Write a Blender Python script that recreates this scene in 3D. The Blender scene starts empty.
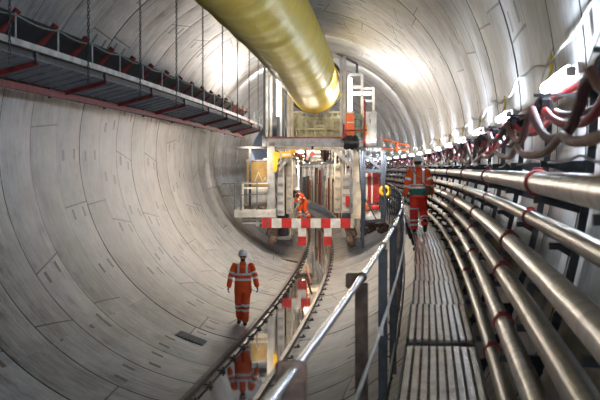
import bpy, bmesh, math, random
from mathutils import Vector, Matrix
random.seed(7)
PI = math.pi
SC = bpy.context.scene
COL = SC.collection

# ---------------------------------------------------------------- tunnel geometry
F = 1200.0            # focal length in pixels of a 600 px wide frame
HOR = 168.0           # row of the horizon
CZ = 3.67             # camera height above rail head
R = 4.3; ZC = 4.1     # lining radius, axis height
RING = 1.83
def xc(Y): return -3.39 + .1275*Y - .000931*Y*Y if Y < 150 else xc(149.9) + (xc(149.9)-xc(149.8))*10*(Y-149.9)
def slope(Y): return .1275 - .001862*min(Y, 150)
def frame(Y, lat=0.0, z=0.0):
    """right-handed frame on the tunnel axis: x right, y along, z up"""
    t = Vector((slope(Y), 1, 0)).normalized(); n = Vector((t.y, -t.x, 0))
    o = Vector((xc(Y), Y, 0)) + n*lat
    return Matrix(((n.x, t.x, 0, o.x), (n.y, t.y, 0, o.y), (0, 0, 1, z), (0, 0, 0, 1)))
def drift(Y): return max(0.0, min(.11, .006*(Y-9)))      # the walkway edges gently towards the wall
def wallframe(Y): return frame(Y + 4.0*slope(Y))      # station whose right wall point lies at Y
def P(Y, lat, z): return Vector((xc(Y)+lat, Y, z))
CAM = 3.39            # lateral place of the camera in the tunnel
def zwall(lat): return ZC - math.sqrt(max(R*R-lat*lat, 0))

# ---------------------------------------------------------------- object helpers
def tag(o, label=None, cat=None, group=None, kind=None):
    if label: o['label'] = label
    if cat: o['category'] = cat
    if group: o['group'] = group
    if kind: o['kind'] = kind
    return o
def thing(name, label, cat, M=None, group=None):
    o = bpy.data.objects.new(name, None); COL.objects.link(o)
    o.empty_display_size = .2
    if M is None: M = Matrix.Identity(4)
    if isinstance(M, Vector): M = Matrix.Translation(M)
    o.matrix_world = M
    o['_m'] = [v for r in M for v in r]
    return tag(o, label, cat, group)
def rootM(o):
    f = list(o['_m']); return Matrix((f[0:4], f[4:8], f[8:12], f[12:16]))
def finish(name, bm, mats, parent=None, smooth=35, world=False, recalc=True):
    if world and parent is not None: bm.transform(rootM(parent).inverted())
    if recalc: bmesh.ops.recalc_face_normals(bm, faces=bm.faces)
    bm.normal_update()
    if smooth is not None:
        a = math.radians(smooth)
        for f in bm.faces: f.smooth = True
        for e in bm.edges:
            if len(e.link_faces) == 2 and e.calc_face_angle(0) > a: e.smooth = False
    me = bpy.data.meshes.new(name); bm.to_mesh(me); bm.free()
    for m in (mats if isinstance(mats, (list, tuple)) else [mats]): me.materials.append(m)
    o = bpy.data.objects.new(name, me); COL.objects.link(o)
    if parent is not None: o.parent = parent
    return o
def part(root, name, bm, mats, world=False, smooth=35, label=None):
    # sub-parts: root may itself be a mesh part; its thing's matrix is used for world input
    if world:
        r = root
        while '_m' not in r: r = r.parent
        bm.transform(rootM(r).inverted())
    o = finish(name, bm, mats, root, smooth)
    if label: o['label'] = label
    return o
def solo(name, bm, mats, label, cat, group=None, smooth=35, base=None):
    """a thing that is one mesh; its origin is put at its base"""
    if base is None:
        vs = [v.co for v in bm.verts]
        base = Vector((sum(v.x for v in vs)/len(vs), sum(v.y for v in vs)/len(vs), min(v.z for v in vs)))
    bm.transform(Matrix.Translation(-base))
    o = finish(name, bm, mats, None, smooth); o.location = base
    return tag(o, label, cat, group)
def struct(name, bm, mats, smooth=35):
    o = finish(name, bm, mats, None, smooth, recalc=False); o['kind'] = 'structure'; return o
def copy_tree(o, M=None, label=None, parent=None, top=True):
    c = o.copy(); COL.objects.link(c)
    if parent is not None: c.parent = parent
    if top and M is not None:
        c.matrix_world = M
        c['_m'] = [v for r in M for v in r]
    if label: c['label'] = label
    for ch in list(o.children):
        d = copy_tree(ch, parent=c, top=False)
        d.matrix_parent_inverse = ch.matrix_parent_inverse.copy()
    return c
ORD = ['first','second','third','fourth','fifth','sixth','seventh','eighth','ninth','tenth','eleventh','twelfth','thirteenth',
       'fourteenth','fifteenth','sixteenth','seventeenth','eighteenth','nineteenth','twentieth']
TENS = {20:'twenty', 30:'thirty', 40:'forty'}
def ordinal(i):
    if i < 20: return ORD[i]
    t, r = divmod(i+1, 10)
    if r == 0: return {3:'thirtieth',4:'fortieth',5:'fiftieth'}[t]
    return TENS[t*10]+'-'+ORD[r-1]

def B(): return bmesh.new()
def add_box(bm, c, s, M=None, bev=0.0):
    r = bmesh.ops.create_cube(bm, size=1.0)
    bmesh.ops.scale(bm, vec=Vector(s), verts=r['verts'])
    if bev:
        es = list({e for v in r['verts'] for e in v.link_edges})
        rb = bmesh.ops.bevel(bm, geom=es, offset=bev, segments=1, affect='EDGES', profile=.5)
        vs = list({v for f in rb['faces'] for v in f.verts})
    else: vs = r['verts']
    m = Matrix.Translation(Vector(c))
    if M is not None: m = m @ M
    bmesh.ops.transform(bm, matrix=m, verts=vs)
    return bm
def span(bm, x0, x1, y0, y1, z0, z1, bev=0.0):
    return add_box(bm, ((x0+x1)/2, (y0+y1)/2, (z0+z1)/2), (abs(x1-x0), abs(y1-y0), abs(z1-z0)), None, bev)
def orient(d, up=Vector((0,0,1))):
    d = d.normalized()
    if abs(d.dot(up)) > .98: up = Vector((0,1,0))
    x = d.cross(up).normalized(); u = x.cross(d)
    return x, u
def add_bar(bm, a, b, w, h, up=Vector((0,0,1))):
    a = Vector(a); b = Vector(b); d = b-a; x, u = orient(d, up)
    M = Matrix(((x.x, d.normalized().x, u.x, 0), (x.y, d.normalized().y, u.y, 0), (x.z, d.normalized().z, u.z, 0), (0,0,0,1)))
    return add_box(bm, (a+b)/2, (w, d.length, h), M)
def add_tube(bm, pts, r, seg=10, cap=True, up=Vector((0,0,1))):
    pts = [Vector(p) for p in pts]; n = len(pts)
    rs = r if isinstance(r, (list, tuple)) else [r]*n
    rings = []
    for i, p in enumerate(pts):
        d = pts[min(i+1, n-1)] - pts[max(i-1, 0)]
        if d.length < 1e-9: d = Vector((0,0,1))
        x, u = orient(d, up)
        rings.append([bm.verts.new(p + (x*math.cos(k*2*PI/seg) + u*math.sin(k*2*PI/seg))*rs[i]) for k in range(seg)])
    for i in range(n-1):
        for k in range(seg):
            bm.faces.new((rings[i][k], rings[i][(k+1)%seg], rings[i+1][(k+1)%seg], rings[i+1][k]))
    if cap:
        bm.faces.new(rings[0][::-1]); bm.faces.new(rings[-1])
    return bm
def add_sphere(bm, c, r, sc=(1,1,1), seg=16, M=None):
    g = bmesh.ops.create_uvsphere(bm, u_segments=seg, v_segments=max(6, seg*2//3), radius=r)
    m = Matrix.Translation(Vector(c)) @ (M if M is not None else Matrix.Identity(4)) @ Matrix.Diagonal((*sc, 1))
    bmesh.ops.transform(bm, matrix=m, verts=g['verts']); return bm
def add_torus(bm, c, R_, r_, axis, seg=20, rs=8, stretch=None):
    x, u = orient(Vector(axis)); ax = Vector(axis).normalized(); c = Vector(c)
    g = []
    for i in range(seg):
        a = 2*PI*i/seg; rad = x*math.cos(a) + u*math.sin(a)
        o = Vector(rad)*R_
        if stretch: o += u*(stretch if math.sin(a) > 0 else -stretch)
        g.append([bm.verts.new(c + o + rad*(r_*math.cos(2*PI*k/rs)) + ax*(r_*math.sin(2*PI*k/rs))) for k in range(rs)])
    for i in range(seg):
        for k in range(rs):
            bm.faces.new((g[i][k], g[i][(k+1)%rs], g[(i+1)%seg][(k+1)%rs], g[(i+1)%seg][k]))
    return bm
def frange(a, b, st):
    n = max(1, int(round((b-a)/st))); return [a+(b-a)*i/n for i in range(n+1)]

# ---------------------------------------------------------------- materials
def newmat(name):
    m = bpy.data.materials.new(name); m.use_nodes = True
    nt = m.node_tree; b = nt.nodes['Principled BSDF']; return m, nt, b
def mat(name, col, rough=.5, metal=0.0, var=.25, scale=6.0, bump=.0, spec=.5, col2=None, coat=0.0):
    m, nt, b = newmat(name); N, L = nt.nodes, nt.links
    tc = N.new('ShaderNodeTexCoord'); nz = N.new('ShaderNodeTexNoise'); nz.inputs['Scale'].default_value = scale
    nz.inputs['Detail'].default_value = 5; L.new(tc.outputs['Object'], nz.inputs['Vector'])
    rp = N.new('ShaderNodeValToRGB'); L.new(nz.outputs['Fac'], rp.inputs['Fac'])
    c2 = col2 or tuple(c*(1-var) for c in col)
    rp.color_ramp.elements[0].position = .35; rp.color_ramp.elements[0].color = (*c2, 1)
    rp.color_ramp.elements[1].position = .6; rp.color_ramp.elements[1].color = (*col, 1)
    L.new(rp.outputs['Color'], b.inputs['Base Color'])
    b.inputs['Roughness'].default_value = rough; b.inputs['Metallic'].default_value = metal
    b.inputs['Specular IOR Level'].default_value = spec; b.inputs['Coat Weight'].default_value = coat
    if bump:
        bp = N.new('ShaderNodeBump'); bp.inputs['Strength'].default_value = bump; bp.inputs['Distance'].default_value = .02
        L.new(nz.outputs['Fac'], bp.inputs['Height']); L.new(bp.outputs['Normal'], b.inputs['Normal'])
    return m
def emit(name, col, st):
    m, nt, b = newmat(name)
    b.inputs['Base Color'].default_value = (*col, 1); b.inputs['Emission Color'].default_value = (*col, 1)
    b.inputs['Emission Strength'].default_value = st; return m

class NG:   # small node-expression helper
    def __init__(s, nt): s.nt = nt
    def m(s, op, a, b=None, c=None):
        n = s.nt.nodes.new('ShaderNodeMath'); n.operation = op
        for i, v in enumerate((a, b, c)):
            if v is None: continue
            if isinstance(v, (int, float)): n.inputs[i].default_value = v
            else: s.nt.links.new(v, n.inputs[i])
        return n.outputs[0]
def lining_material():
    m, nt, b = newmat('segment_concrete'); N, L = nt.nodes, nt.links; g = NG(nt).m
    uv = N.new('ShaderNodeUVMap'); uv.uv_map = 'UVMap'
    sp = N.new('ShaderNodeSeparateXYZ'); L.new(uv.outputs[0], sp.inputs[0]); u, v = sp.outputs[0], sp.outputs[1]
    iu = g('FLOOR', u); fu = g('FRACT', u)
    wn = N.new('ShaderNodeTexWhiteNoise'); wn.noise_dimensions = '1D'; L.new(iu, wn.inputs['W'])
    rnd = wn.outputs['Value']
    # circumferential joint
    du = g('MINIMUM', fu, g('SUBTRACT', 1.0, fu))
    jc = g('LESS_THAN', du, .0115)
    # segment joints: seven segments round, ring by ring staggered; alternate ones slant
    w = g('ADD', g('MULTIPLY', v, 7.0), g('MULTIPLY', g('FLOOR', g('MULTIPLY', rnd, 6.99)), .43))
    alt = g('SUBTRACT', g('MULTIPLY', g('MODULO', g('FLOOR', g('ADD', w, .5)), 2.0), 2.0), 1.0)
    w2 = g('ADD', w, g('MULTIPLY', g('MULTIPLY', alt, g('SUBTRACT', fu, .5)), g('MULTIPLY', rnd, .10)))
    fw = g('FRACT', w2); dw = g('MINIMUM', fw, g('SUBTRACT', 1.0, fw))
    jl = g('LESS_THAN', dw, .0042)
    # bolt pockets: short slots along the ring, in pairs
    pv = g('FRACT', g('ADD', g('MULTIPLY', w2, 3.0), .35))
    slotv = g('LESS_THAN', g('ABSOLUTE', g('SUBTRACT', pv, .5)), .09)
    pu = g('ABSOLUTE', g('SUBTRACT', g('ABSOLUTE', g('SUBTRACT', fu, .5)), .24))
    slotu = g('LESS_THAN', pu, .048)
    seg = N.new('ShaderNodeTexWhiteNoise'); seg.noise_dimensions = '2D'
    cv = N.new('ShaderNodeCombineXYZ'); L.new(iu, cv.inputs[0]); L.new(g('FLOOR', w2), cv.inputs[1]); L.new(cv.outputs[0], seg.inputs['Vector'])
    keep = g('GREATER_THAN', seg.outputs['Value'], .38)
    pocket = g('MULTIPLY', g('MULTIPLY', slotv, slotu), keep)
    dark = g('MAXIMUM', g('MAXIMUM', jc, jl), pocket)
    # soft dirt and streaks
    tc = N.new('ShaderNodeTexCoord')
    def noise(scale, sc=(1,1,1), src=None, detail=6, rough=.6):
        mp = N.new('ShaderNodeMapping'); mp.inputs['Scale'].default_value = sc
        L.new(src or tc.outputs['Object'], mp.inputs[0])
        n = N.new('ShaderNodeTexNoise'); n.inputs['Scale'].default_value = scale; n.inputs['Detail'].default_value = detail
        n.inputs['Roughness'].default_value = rough; L.new(mp.outputs[0], n.inputs['Vector']); return n.outputs['Fac']
    big = noise(.55); fine = noise(9.0, detail=8); stre = noise(3.0, (6.0, 9.0, 1.0), uv.outputs[0])
    blotch = noise(1.0, (2.2, 60.0, 1.0), uv.outputs[0])
    val = g('ADD', .80, g('MULTIPLY', g('SUBTRACT', big, .5), .9))
    val = g('ADD', val, g('MULTIPLY', g('SUBTRACT', fine, .5), .7))
    val = g('ADD', val, g('MULTIPLY', g('SUBTRACT', stre, .5), 1.2))
    val = g('ADD', val, g('MULTIPLY', g('SUBTRACT', blotch, .5), .8))
    val = g('ADD', val, g('MULTIPLY', g('SUBTRACT', rnd, .5), .22))
    val = g('ADD', val, g('MULTIPLY', g('SUBTRACT', seg.outputs['Value'], .5), .30))
    stain = noise(1.7, (1,1,1), detail=4)
    st = g('MULTIPLY', g('MAXIMUM', g('SUBTRACT', stain, .57), 0.0), 2.4)
    val = g('SUBTRACT', val, st)
    val = g('MULTIPLY', val, g('SUBTRACT', 1.0, g('MULTIPLY', dark, .93)))
    med = noise(2.6, detail=5)
    val = g('MAXIMUM', g('ADD', val, g('MULTIPLY', g('MULTIPLY', g('SUBTRACT', med, .5), .6), g('SUBTRACT', 1.0, dark))), .05)
    mx = N.new('ShaderNodeMix'); mx.data_type = 'RGBA'; mx.blend_type = 'MIX'
    L.new(big, mx.inputs['Factor']); mx.inputs['A'].default_value = (.36, .375, .405, 1); mx.inputs['B'].default_value = (.385, .375, .365, 1)
    brown_mix = N.new('ShaderNodeMix'); brown_mix.data_type = 'RGBA'; L.new(mx.outputs['Result'], brown_mix.inputs['A']); brown_mix.inputs['B'].default_value = (.27,.215,.17,1)
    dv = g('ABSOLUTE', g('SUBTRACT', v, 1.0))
    mf = g('MULTIPLY', g('MINIMUM', g('MAXIMUM', g('MULTIPLY', g('SUBTRACT', g('ADD', .052, g('MULTIPLY', g('SUBTRACT', med, .5), .09)), dv), 28.0), 0.0), 1.0), .75)  # dried mud along the floor
    rw = g('MULTIPLY', g('MULTIPLY', g('GREATER_THAN', v, 1.05), g('MINIMUM', g('MAXIMUM', g('MULTIPLY', g('SUBTRACT', g('ADD', 1.225, g('MULTIPLY', g('SUBTRACT', med, .5), .06)), v), 30.0), 0.0), 1.0)), g('MINIMUM', g('MAXIMUM', g('MULTIPLY', g('SUBTRACT', v, 1.10), 20.0), 0.0), 1.0))  # brown tint low on the right wall
    L.new(g('MAXIMUM', mf, g('MULTIPLY', rw, .85)), brown_mix.inputs['Factor'])
    sc = N.new('ShaderNodeVectorMath'); sc.operation = 'SCALE'; L.new(brown_mix.outputs['Result'], sc.inputs[0]); L.new(val, sc.inputs['Scale'])
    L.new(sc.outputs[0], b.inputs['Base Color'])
    L.new(g('ADD', .24, g('MULTIPLY', fine, .32)), b.inputs['Roughness'])
    b.inputs['Specular IOR Level'].default_value = .55
    bp = N.new('ShaderNodeBump'); bp.inputs['Strength'].default_value = .6; bp.inputs['Distance'].default_value = .02
    h = g('SUBTRACT', g('ADD', g('MULTIPLY', fine, .25), g('MULTIPLY', stre, .5)), g('MULTIPLY', dark, 1.0))
    L.new(h, bp.inputs['Height']); L.new(bp.outputs['Normal'], b.inputs['Normal'])
    return m
CONC = lining_material()

def suit_mat(name, col, rough=.75):
    return mat(name, col, rough, 0, .18, 9, .3)
M = dict(
    pipe   = mat('galvanised_pipe', (.60,.57,.54), .28, .75, .45, 7, .05),
    pipe2  = mat('dull_olive_pipe', (.28,.255,.19), .3, .7, .4, 6, .06),
    red    = mat('red_coupling', (.33,.03,.03), .45, 0, .4, 18, .1),
    redp   = mat('red_oxide_steel', (.30,.035,.03), .6, .1, .5, 8, .2),
    black  = mat('black_steel', (.022,.024,.028), .5, .4, .4, 10),
    dark   = mat('dark_grey_steel', (.07,.075,.085), .45, .6, .4, 8),
    rust   = mat('rusted_steel', (.19,.125,.095), .6, .3, .5, 9, .3, col2=(.06,.04,.03)),
    zinc   = mat('zinc_tube', (.72,.74,.78), .22, .9, .2, 10),
    deck   = mat('worn_alloy_deck', (.70,.66,.62), .26, .8, .45, 5, .05),
    rail   = mat('rail_steel', (.17,.13,.115), .38, .75, .5, 5, .1),
    clip   = mat('rail_clip_steel', (.09,.085,.08), .5, .5, .4, 12),
    belt   = mat('conveyor_rubber', (.030,.031,.034), .55, 0, .4, 3, .1),
    tray   = mat('grey_tray_mesh', (.22,.235,.26), .5, .3, .4, 9, .2),
    beam   = mat('pale_galvanised_beam', (.62,.62,.62), .4, .5, .4, 4, .1),
    chain  = mat('chain_steel', (.13,.135,.15), .4, .7, .4, 20),
    duct   = None,
    white  = mat('off_white_paint', (.72,.70,.66), .45, 0, .3, 3, .05),
    cream  = mat('cream_paint', (.66,.60,.48), .5, 0, .35, 3, .05),
    grey   = mat('light_grey_paint', (.42,.42,.42), .45, .1, .3, 3),
    mid    = mat('mid_grey_steel', (.22,.23,.25), .4, .5, .4, 4),
    blue   = mat('blue_grey_steel', (.07,.085,.11), .45, .4, .3, 5),
    brown  = mat('mustard_brown_panel', (.36,.23,.07), .6, 0, .3, 4, .1),
    yellow = mat('yellow_paint', (.80,.48,.03), .4, 0, .2, 5),
    yell2  = mat('pale_yellow_grating', (.52,.47,.28), .5, .1, .35, 6, .1),
    redb   = mat('signal_red_board', (.62,.035,.03), .4, 0, .25, 5),
    whb    = mat('white_board', (.80,.77,.72), .4, 0, .2, 5),
    orange = mat('orange_panel', (.85,.17,.04), .5, 0, .2, 6),
    green  = mat('grey_green_panel', (.20,.32,.22), .5, 0, .3, 5),
    hosed  = mat('mauve_brown_hose', (.17,.05,.055), .55, 0, .4, 8, .1),
    hoser  = mat('red_hose', (.60,.02,.03), .5, 0, .3, 8, .1),
    hosep  = mat('dusty_pink_cable', (.36,.15,.13), .5, 0, .4, 8, .1),
    cable  = mat('pale_cable', (.55,.53,.48), .5, 0, .3, 12),
    gcable = mat('green_grey_cable', (.22,.30,.24), .5, 0, .4, 12),
    plug   = mat('yellow_plug', (.85,.62,.04), .4, 0, .2, 12),
    mat_   = mat('dark_rubber_mat', (.075,.085,.095), .6, 0, .3, 20, .3),
    housing= mat('lamp_housing', (.62,.60,.58), .4, .1, .2, 6),
    tube   = emit('cool_tube_light', (.76,.87,1.0), 140.0),
    lampw  = emit('warm_work_light', (1.0,.82,.58), 14.0),
    lampc  = emit('white_work_light', (1.0,.96,.90), 20.0),
    lampr  = emit('red_warning_light', (1.0,.015,.012), 7.0),
    skin   = mat('skin', (.52,.30,.21), .55, 0, .2, 20),
    hair   = mat('dark_hair', (.035,.025,.02), .7, 0, .3, 30),
    suit   = suit_mat('orange_hi_vis', (1.0,.12,.018)),
    suitd  = suit_mat('soiled_orange_hi_vis', (.88,.10,.02)),
    suitr  = suit_mat('red_orange_hi_vis', (.95,.05,.03)),
    tape   = mat('reflective_tape', (.82,.84,.86), .35, .1, .1, 30),
    teal   = mat('teal_green_cloth', (.03,.17,.13), .7, 0, .3, 12, .3),
    glove  = mat('navy_glove', (.03,.05,.13), .6, 0, .3, 20),
    boot   = mat('dark_boot', (.025,.022,.02), .5, 0, .3, 20),
    bootb  = mat('brown_boot', (.10,.055,.035), .6, 0, .4, 20),
    helm   = mat('white_helmet', (.9,.9,.9), .3, 0, .1, 10),
    helmg  = mat('grey_white_helmet', (.85,.85,.84), .35, 0, .2, 10),
    strap  = mat('tan_strap', (.30,.17,.10), .7, 0, .2, 20),
    shade_ = mat('dark_glasses', (.02,.02,.02), .15, 0, 0, 5),
)
def duct_mat():
    m, nt, b = newmat('yellow_duct_fabric'); N, L = nt.nodes, nt.links
    tc = N.new('ShaderNodeTexCoord')
    n = N.new('ShaderNodeTexNoise'); n.inputs['Scale'].default_value = .9; n.inputs['Detail'].default_value = 5; L.new(tc.outputs['Object'], n.inputs['Vector'])
    r = N.new('ShaderNodeValToRGB'); L.new(n.outputs['Fac'], r.inputs['Fac'])
    r.color_ramp.elements[0].position = .35; r.color_ramp.elements[0].color = (.78,.53,.03,1)
    r.color_ramp.elements[1].position = .62; r.color_ramp.elements[1].color = (.90,.68,.07,1)
    L.new(r.outputs[0], b.inputs['Base Color'])
    b.inputs['Roughness'].default_value = .42
    mp = N.new('ShaderNodeMapping'); mp.inputs['Scale'].default_value = (1.6,.5,1.6); L.new(tc.outputs['Object'], mp.inputs[0])
    n2 = N.new('ShaderNodeTexNoise'); n2.inputs['Scale'].default_value = 1.4; n2.inputs['Detail'].default_value = 4; L.new(mp.outputs[0], n2.inputs['Vector'])
    bp = N.new('ShaderNodeBump'); bp.inputs['Strength'].default_value = .35; bp.inputs['Distance'].default_value = .06
    L.new(n2.outputs['Fac'], bp.inputs['Height']); L.new(bp.outputs['Normal'], b.inputs['Normal'])
    return m
M['duct'] = duct_mat()
def water_mat():
    m, nt, b = newmat('murky_water'); N, L = nt.nodes, nt.links
    b.inputs['Base Color'].default_value = (.085,.07,.055,1); b.inputs['Roughness'].default_value = .035
    b.inputs['Specular IOR Level'].default_value = 1.0; b.inputs['IOR'].default_value = 1.6
    b.inputs['Coat Weight'].default_value = .15; b.inputs['Coat Roughness'].default_value = .02
    tc = N.new('ShaderNodeTexCoord'); n = N.new('ShaderNodeTexNoise'); n.inputs['Scale'].default_value = 2.5; L.new(tc.outputs['Object'], n.inputs['Vector'])
    bp = N.new('ShaderNodeBump'); bp.inputs['Strength'].default_value = .04; bp.inputs['Distance'].default_value = .02
    L.new(n.outputs['Fac'], bp.inputs['Height']); L.new(bp.outputs['Normal'], b.inputs['Normal'])
    return m
M['water'] = water_mat()

# ---------------------------------------------------------------- the lining
Y0, Y1 = -24.25, 190.0
rings = []; y = Y0
while y < Y1:
    dy = RING/math.sqrt(1+slope(y)**2); rings.append((y, y+dy)); y += dy
jit = [random.uniform(-.006, .006) for _ in rings]
def sector(name, a0, a1):
    bm = B(); uvl = bm.loops.layers.uv.new('UVMap')
    na = max(2, int(round((a1-a0)/2.5)))
    for i, (ya, yb) in enumerate(rings):
        e = .014/RING
        st = [(0, .022), (e, 0), (.18, -.008), (.5, -.015), (.82, -.008), (1-e, 0), (1, .022)]
        rows = []
        for t, dr in st:
            Mx = frame(ya+(yb-ya)*t); rr = R + jit[i] + dr; row = []
            for k in range(na+1):
                a = math.radians(a0+(a1-a0)*k/na)
                row.append((bm.verts.new(Mx @ Vector((rr*math.sin(a), 0, ZC - rr*math.cos(a)))), i+t, a/(2*PI)))
            rows.append(row)
        for j in range(len(st)-1):
            for k in range(na):
                q = (rows[j][k], rows[j+1][k], rows[j+1][k+1], rows[j][k+1])
                f = bm.faces.new([w[0] for w in q])
                for lp, w in zip(f.loops, q): lp[uvl].uv = (min(max(w[1], i+.0005), i+.9995), w[2]+1.0)
    return struct(name, bm, CONC, smooth=30)
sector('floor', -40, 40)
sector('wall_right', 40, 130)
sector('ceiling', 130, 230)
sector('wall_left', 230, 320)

# water between the rails
bm = B(); rows = []
for Y in frange(6, 150, 2):
    hw = .60
    rows.append((bm.verts.new(P(Y, -hw, -.15)), bm.verts.new(P(Y, hw, -.15))))
for a, b_ in zip(rows, rows[1:]): bm.faces.new((a[0], a[1], b_[1], b_[0]))
o = finish('invert_water', bm, M['water'], None); tag(o, 'shallow brown water lying between the two track rails', 'water', kind='stuff')

# ---------------------------------------------------------------- track rails
def rail_run(sign, label):
    rt = thing('track_rail', label, 'rail', P(20, sign*.58, -.15), 'track rails')
    bm = B(); prof = [(-.07,0),(.07,0),(.07,.012),(.012,.03),(.012,.105),(.036,.115),(.036,.15),(-.036,.15),(-.036,.115),(-.012,.105),(-.012,.03),(-.07,.012)]
    rows = []
    for Y in frange(6, 130, 2):
        rows.append([bm.verts.new(P(Y, sign*.58+dx*1.15, -.155+dz)) for dx, dz in prof])
    n = len(prof)
    for a, b_ in zip(rows, rows[1:]):
        for k in range(n): bm.faces.new((a[k], a[(k+1)%n], b_[(k+1)%n], b_[k]))
    bm.faces.new(rows[0]); bm.faces.new(rows[-1][::-1])
    part(rt, 'rail_bar', bm, M['rail'], world=True)
    Y = 15.0; first = None
    while Y < 82:
        Mx = frame(Y, sign*.58, -.15)
        if first is None:
            bm = B(); zo = .02
            add_box(bm, (.10, 0, .03), (.15, .13, .025))
            add_tube(bm, [(.13,0,.03),(.13,0,.055),(.13,0,.056),(.13,0,.085)], [.028,.028,.015,.015], 6)
            first = finish('rail_clip', bm, M['clip'], rt); c = first
        else:
            c = first.copy(); COL.objects.link(c); c.parent = rt
        c.matrix_basis = rootM(rt).inverted() @ Mx
        Y += 1.5
    return rt
rail_run(-1, 'left hand steel track rail beside the walking orange worker')
rail_run(1, 'right hand steel track rail nearer the raised walkway')

# dark mat on the invert at the left
s = 1200/46.0
def on_invert(px, py):
    # find the floor point seen at a pixel
    for i in range(4000):
        Y = 10 + i*.02; X = (px-300)*Y/F; z = CZ-(py-HOR)*Y/F
        lat = X - xc(Y)
        if (lat*lat+(z-ZC)**2) >= R*R: return Vector((X, Y, z)), lat
a, la = on_invert(191, 339)
th = math.atan2(la, ZC - a.z)
bm = B(); add_box(bm, (0,0,.015), (.62,.62,.03), None, .006)
for k in range(7): add_box(bm, (-.24+.08*k, 0, .034), (.03,.56,.012))
o = solo('rubber_mat', bm, M['mat_'], 'small dark ribbed rubber mat lying on the lower left lining', 'mat', base=Vector((0,0,0)))
o.matrix_world = Matrix.Translation(a) @ frame(a.y).to_3x3().to_4x4() @ Matrix.Rotation(-th, 4, 'Y')
# planks / loose timber by the left rail far
a, la = on_invert(291, 262)
bm = B(); add_box(bm, (0,0,.04), (.95,.16,.07), None, .01)
o = solo('timber_baulk', bm, M['rust'], 'short dark timber baulk lying left of the left rail', 'timber', base=Vector((0,0,0)))
o.matrix_world = Matrix.Translation(a) @ Matrix.Rotation(.12, 4, 'Y') @ Matrix.Rotation(-.35, 4, 'Z')

# ---------------------------------------------------------------- pipes on the right
PIPES = [  # name, lateral from camera, below camera, radius, material, offset of couplings, label
    (.60, .095, .072, 'pipe', 7.7, 'topmost and fattest shiny steel pipe on right wall'),
    (.69, .385, .056, 'pipe2', 9.4, 'slim olive grey pipe, second from top on right wall'),
    (.56, .61, .072, 'pipe', 9.9, 'third pipe from top, pale shiny steel, on right wall'),
    (.50, .86, .068, 'pipe2', 9.9, 'fourth pipe from top, dull steel above the bright lower one'),
    (.40, 1.05, .060, 'pipe', 8.1, 'fifth pipe from top, bright steel, second nearest walkway'),
    (.355, 1.33, .055, 'pipe2', 8.7, 'lowest dull pipe hugging the walkway edge'),
]
for i, (lr, h, r, mt, y0, lab) in enumerate(PIPES):
    rt = thing('service_pipe', lab, 'pipe', P(8, CAM+lr, CZ-h-r), 'service pipes along the right wall')
    dk = .6 if i == 5 else 1.0 if i > 3 else (.4 if i == 3 else 0.0)
    bm = B(); add_tube(bm, [P(Y, CAM+lr+dk*drift(Y), CZ-h) for Y in frange(-10, 120, 1.25)], r, 20)
    part(rt, 'pipe_run', bm, M[mt], world=True)
    first = None; k = -3
    while True:
        Y = y0 + k*6.4; k += 1
        if Y > 100: break
        if Y < 1: continue
        Mx = frame(Y, 0, 0); Mx.translation = P(Y, CAM+lr+dk*drift(Y), CZ-h)
        if first is None:
            bm = B(); add_tube(bm, [(0,-.065,0),(0,-.05,0),(0,.05,0),(0,.065,0)], [r*1.10, r*1.22, r*1.22, r*1.10], 20)
            for sx in (-1, 1): add_box(bm, (0, 0, sx*r*1.24), (.04,.04,.024), None, .006); add_tube(bm, [(-.032,0,sx*r*1.26),(.032,0,sx*r*1.26)], .007, 6)
            c = finish('coupling', bm, M['red'], rt); first = c
        else:
            c = first.copy(); COL.objects.link(c); c.parent = rt
        c.matrix_basis = rootM(rt).inverted() @ Mx

# wall brackets carrying the pipes, repeated
def wl(z, rr=R-.03): return math.sqrt(max(rr*rr-(z-ZC)**2, 0))
br = thing('pipe_bracket', 'x', 'bracket', wallframe(7.1), 'pipe brackets on the right wall')
bm = B(); zs = frange(2.0, 4.18, .2)
for za, zb in zip(zs, zs[1:]): add_bar(bm, (wl(za)-.03,0,za), (wl(zb)-.03,0,zb+.01), .055, .05, Vector((1,0,0)))
part(br, 'channel_post', bm, M['black'])
lats = [(CAM+lr, CZ-h-r) for lr, h, r, *_ in PIPES]
for la_, zz in lats + [(CAM+.64, CZ+.045)]:
    bm = B(); zc_ = zz-.022; x1 = wl(zc_)-.03; x0 = la_-.10
    add_box(bm, ((x0+x1)/2, 0, zc_), (x1-x0, .05, .04)); 
    v = [bm.verts.new(q) for q in ((x1,-.004,zc_-.02),(x1,-.004,zc_-.09),(x0+.05,-.004,zc_-.02),(x1,.004,zc_-.02),(x1,.004,zc_-.09),(x0+.05,.004,zc_-.02))]
    for fc in ((0,1,2),(5,4,3),(0,3,4,1),(1,4,5,2),(2,5,3,0)): bm.faces.new([v[q] for q in fc])
    part(br, 'arm', bm, M['black'])
bm = B(); add_box(bm, ((CAM-.28+wl(2.10))/2, 0, 2.07), (wl(2.1)-CAM+.28, .06, .05)); 
add_bar(bm, (CAM-.22,0,2.05), (wl(1.45)-.0,0,1.45), .05, .04)
part(br, 'walkway_arm', bm, M['black'])
bm = B(); hz = CZ+.40
add_box(bm, ((CAM+.50+wl(hz))/2, 0, hz+.03), (wl(hz)-CAM-.50, .03, .018)); add_torus(bm, (CAM+.56,0,hz-.03), .045, .012, (0,1,0), 14, 6)
add_box(bm, (CAM+.57,0,hz-.025), (.075,.06,.085), None, .015)
part(br, 'cable_hanger', bm, M['black'])
NB = 30
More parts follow.
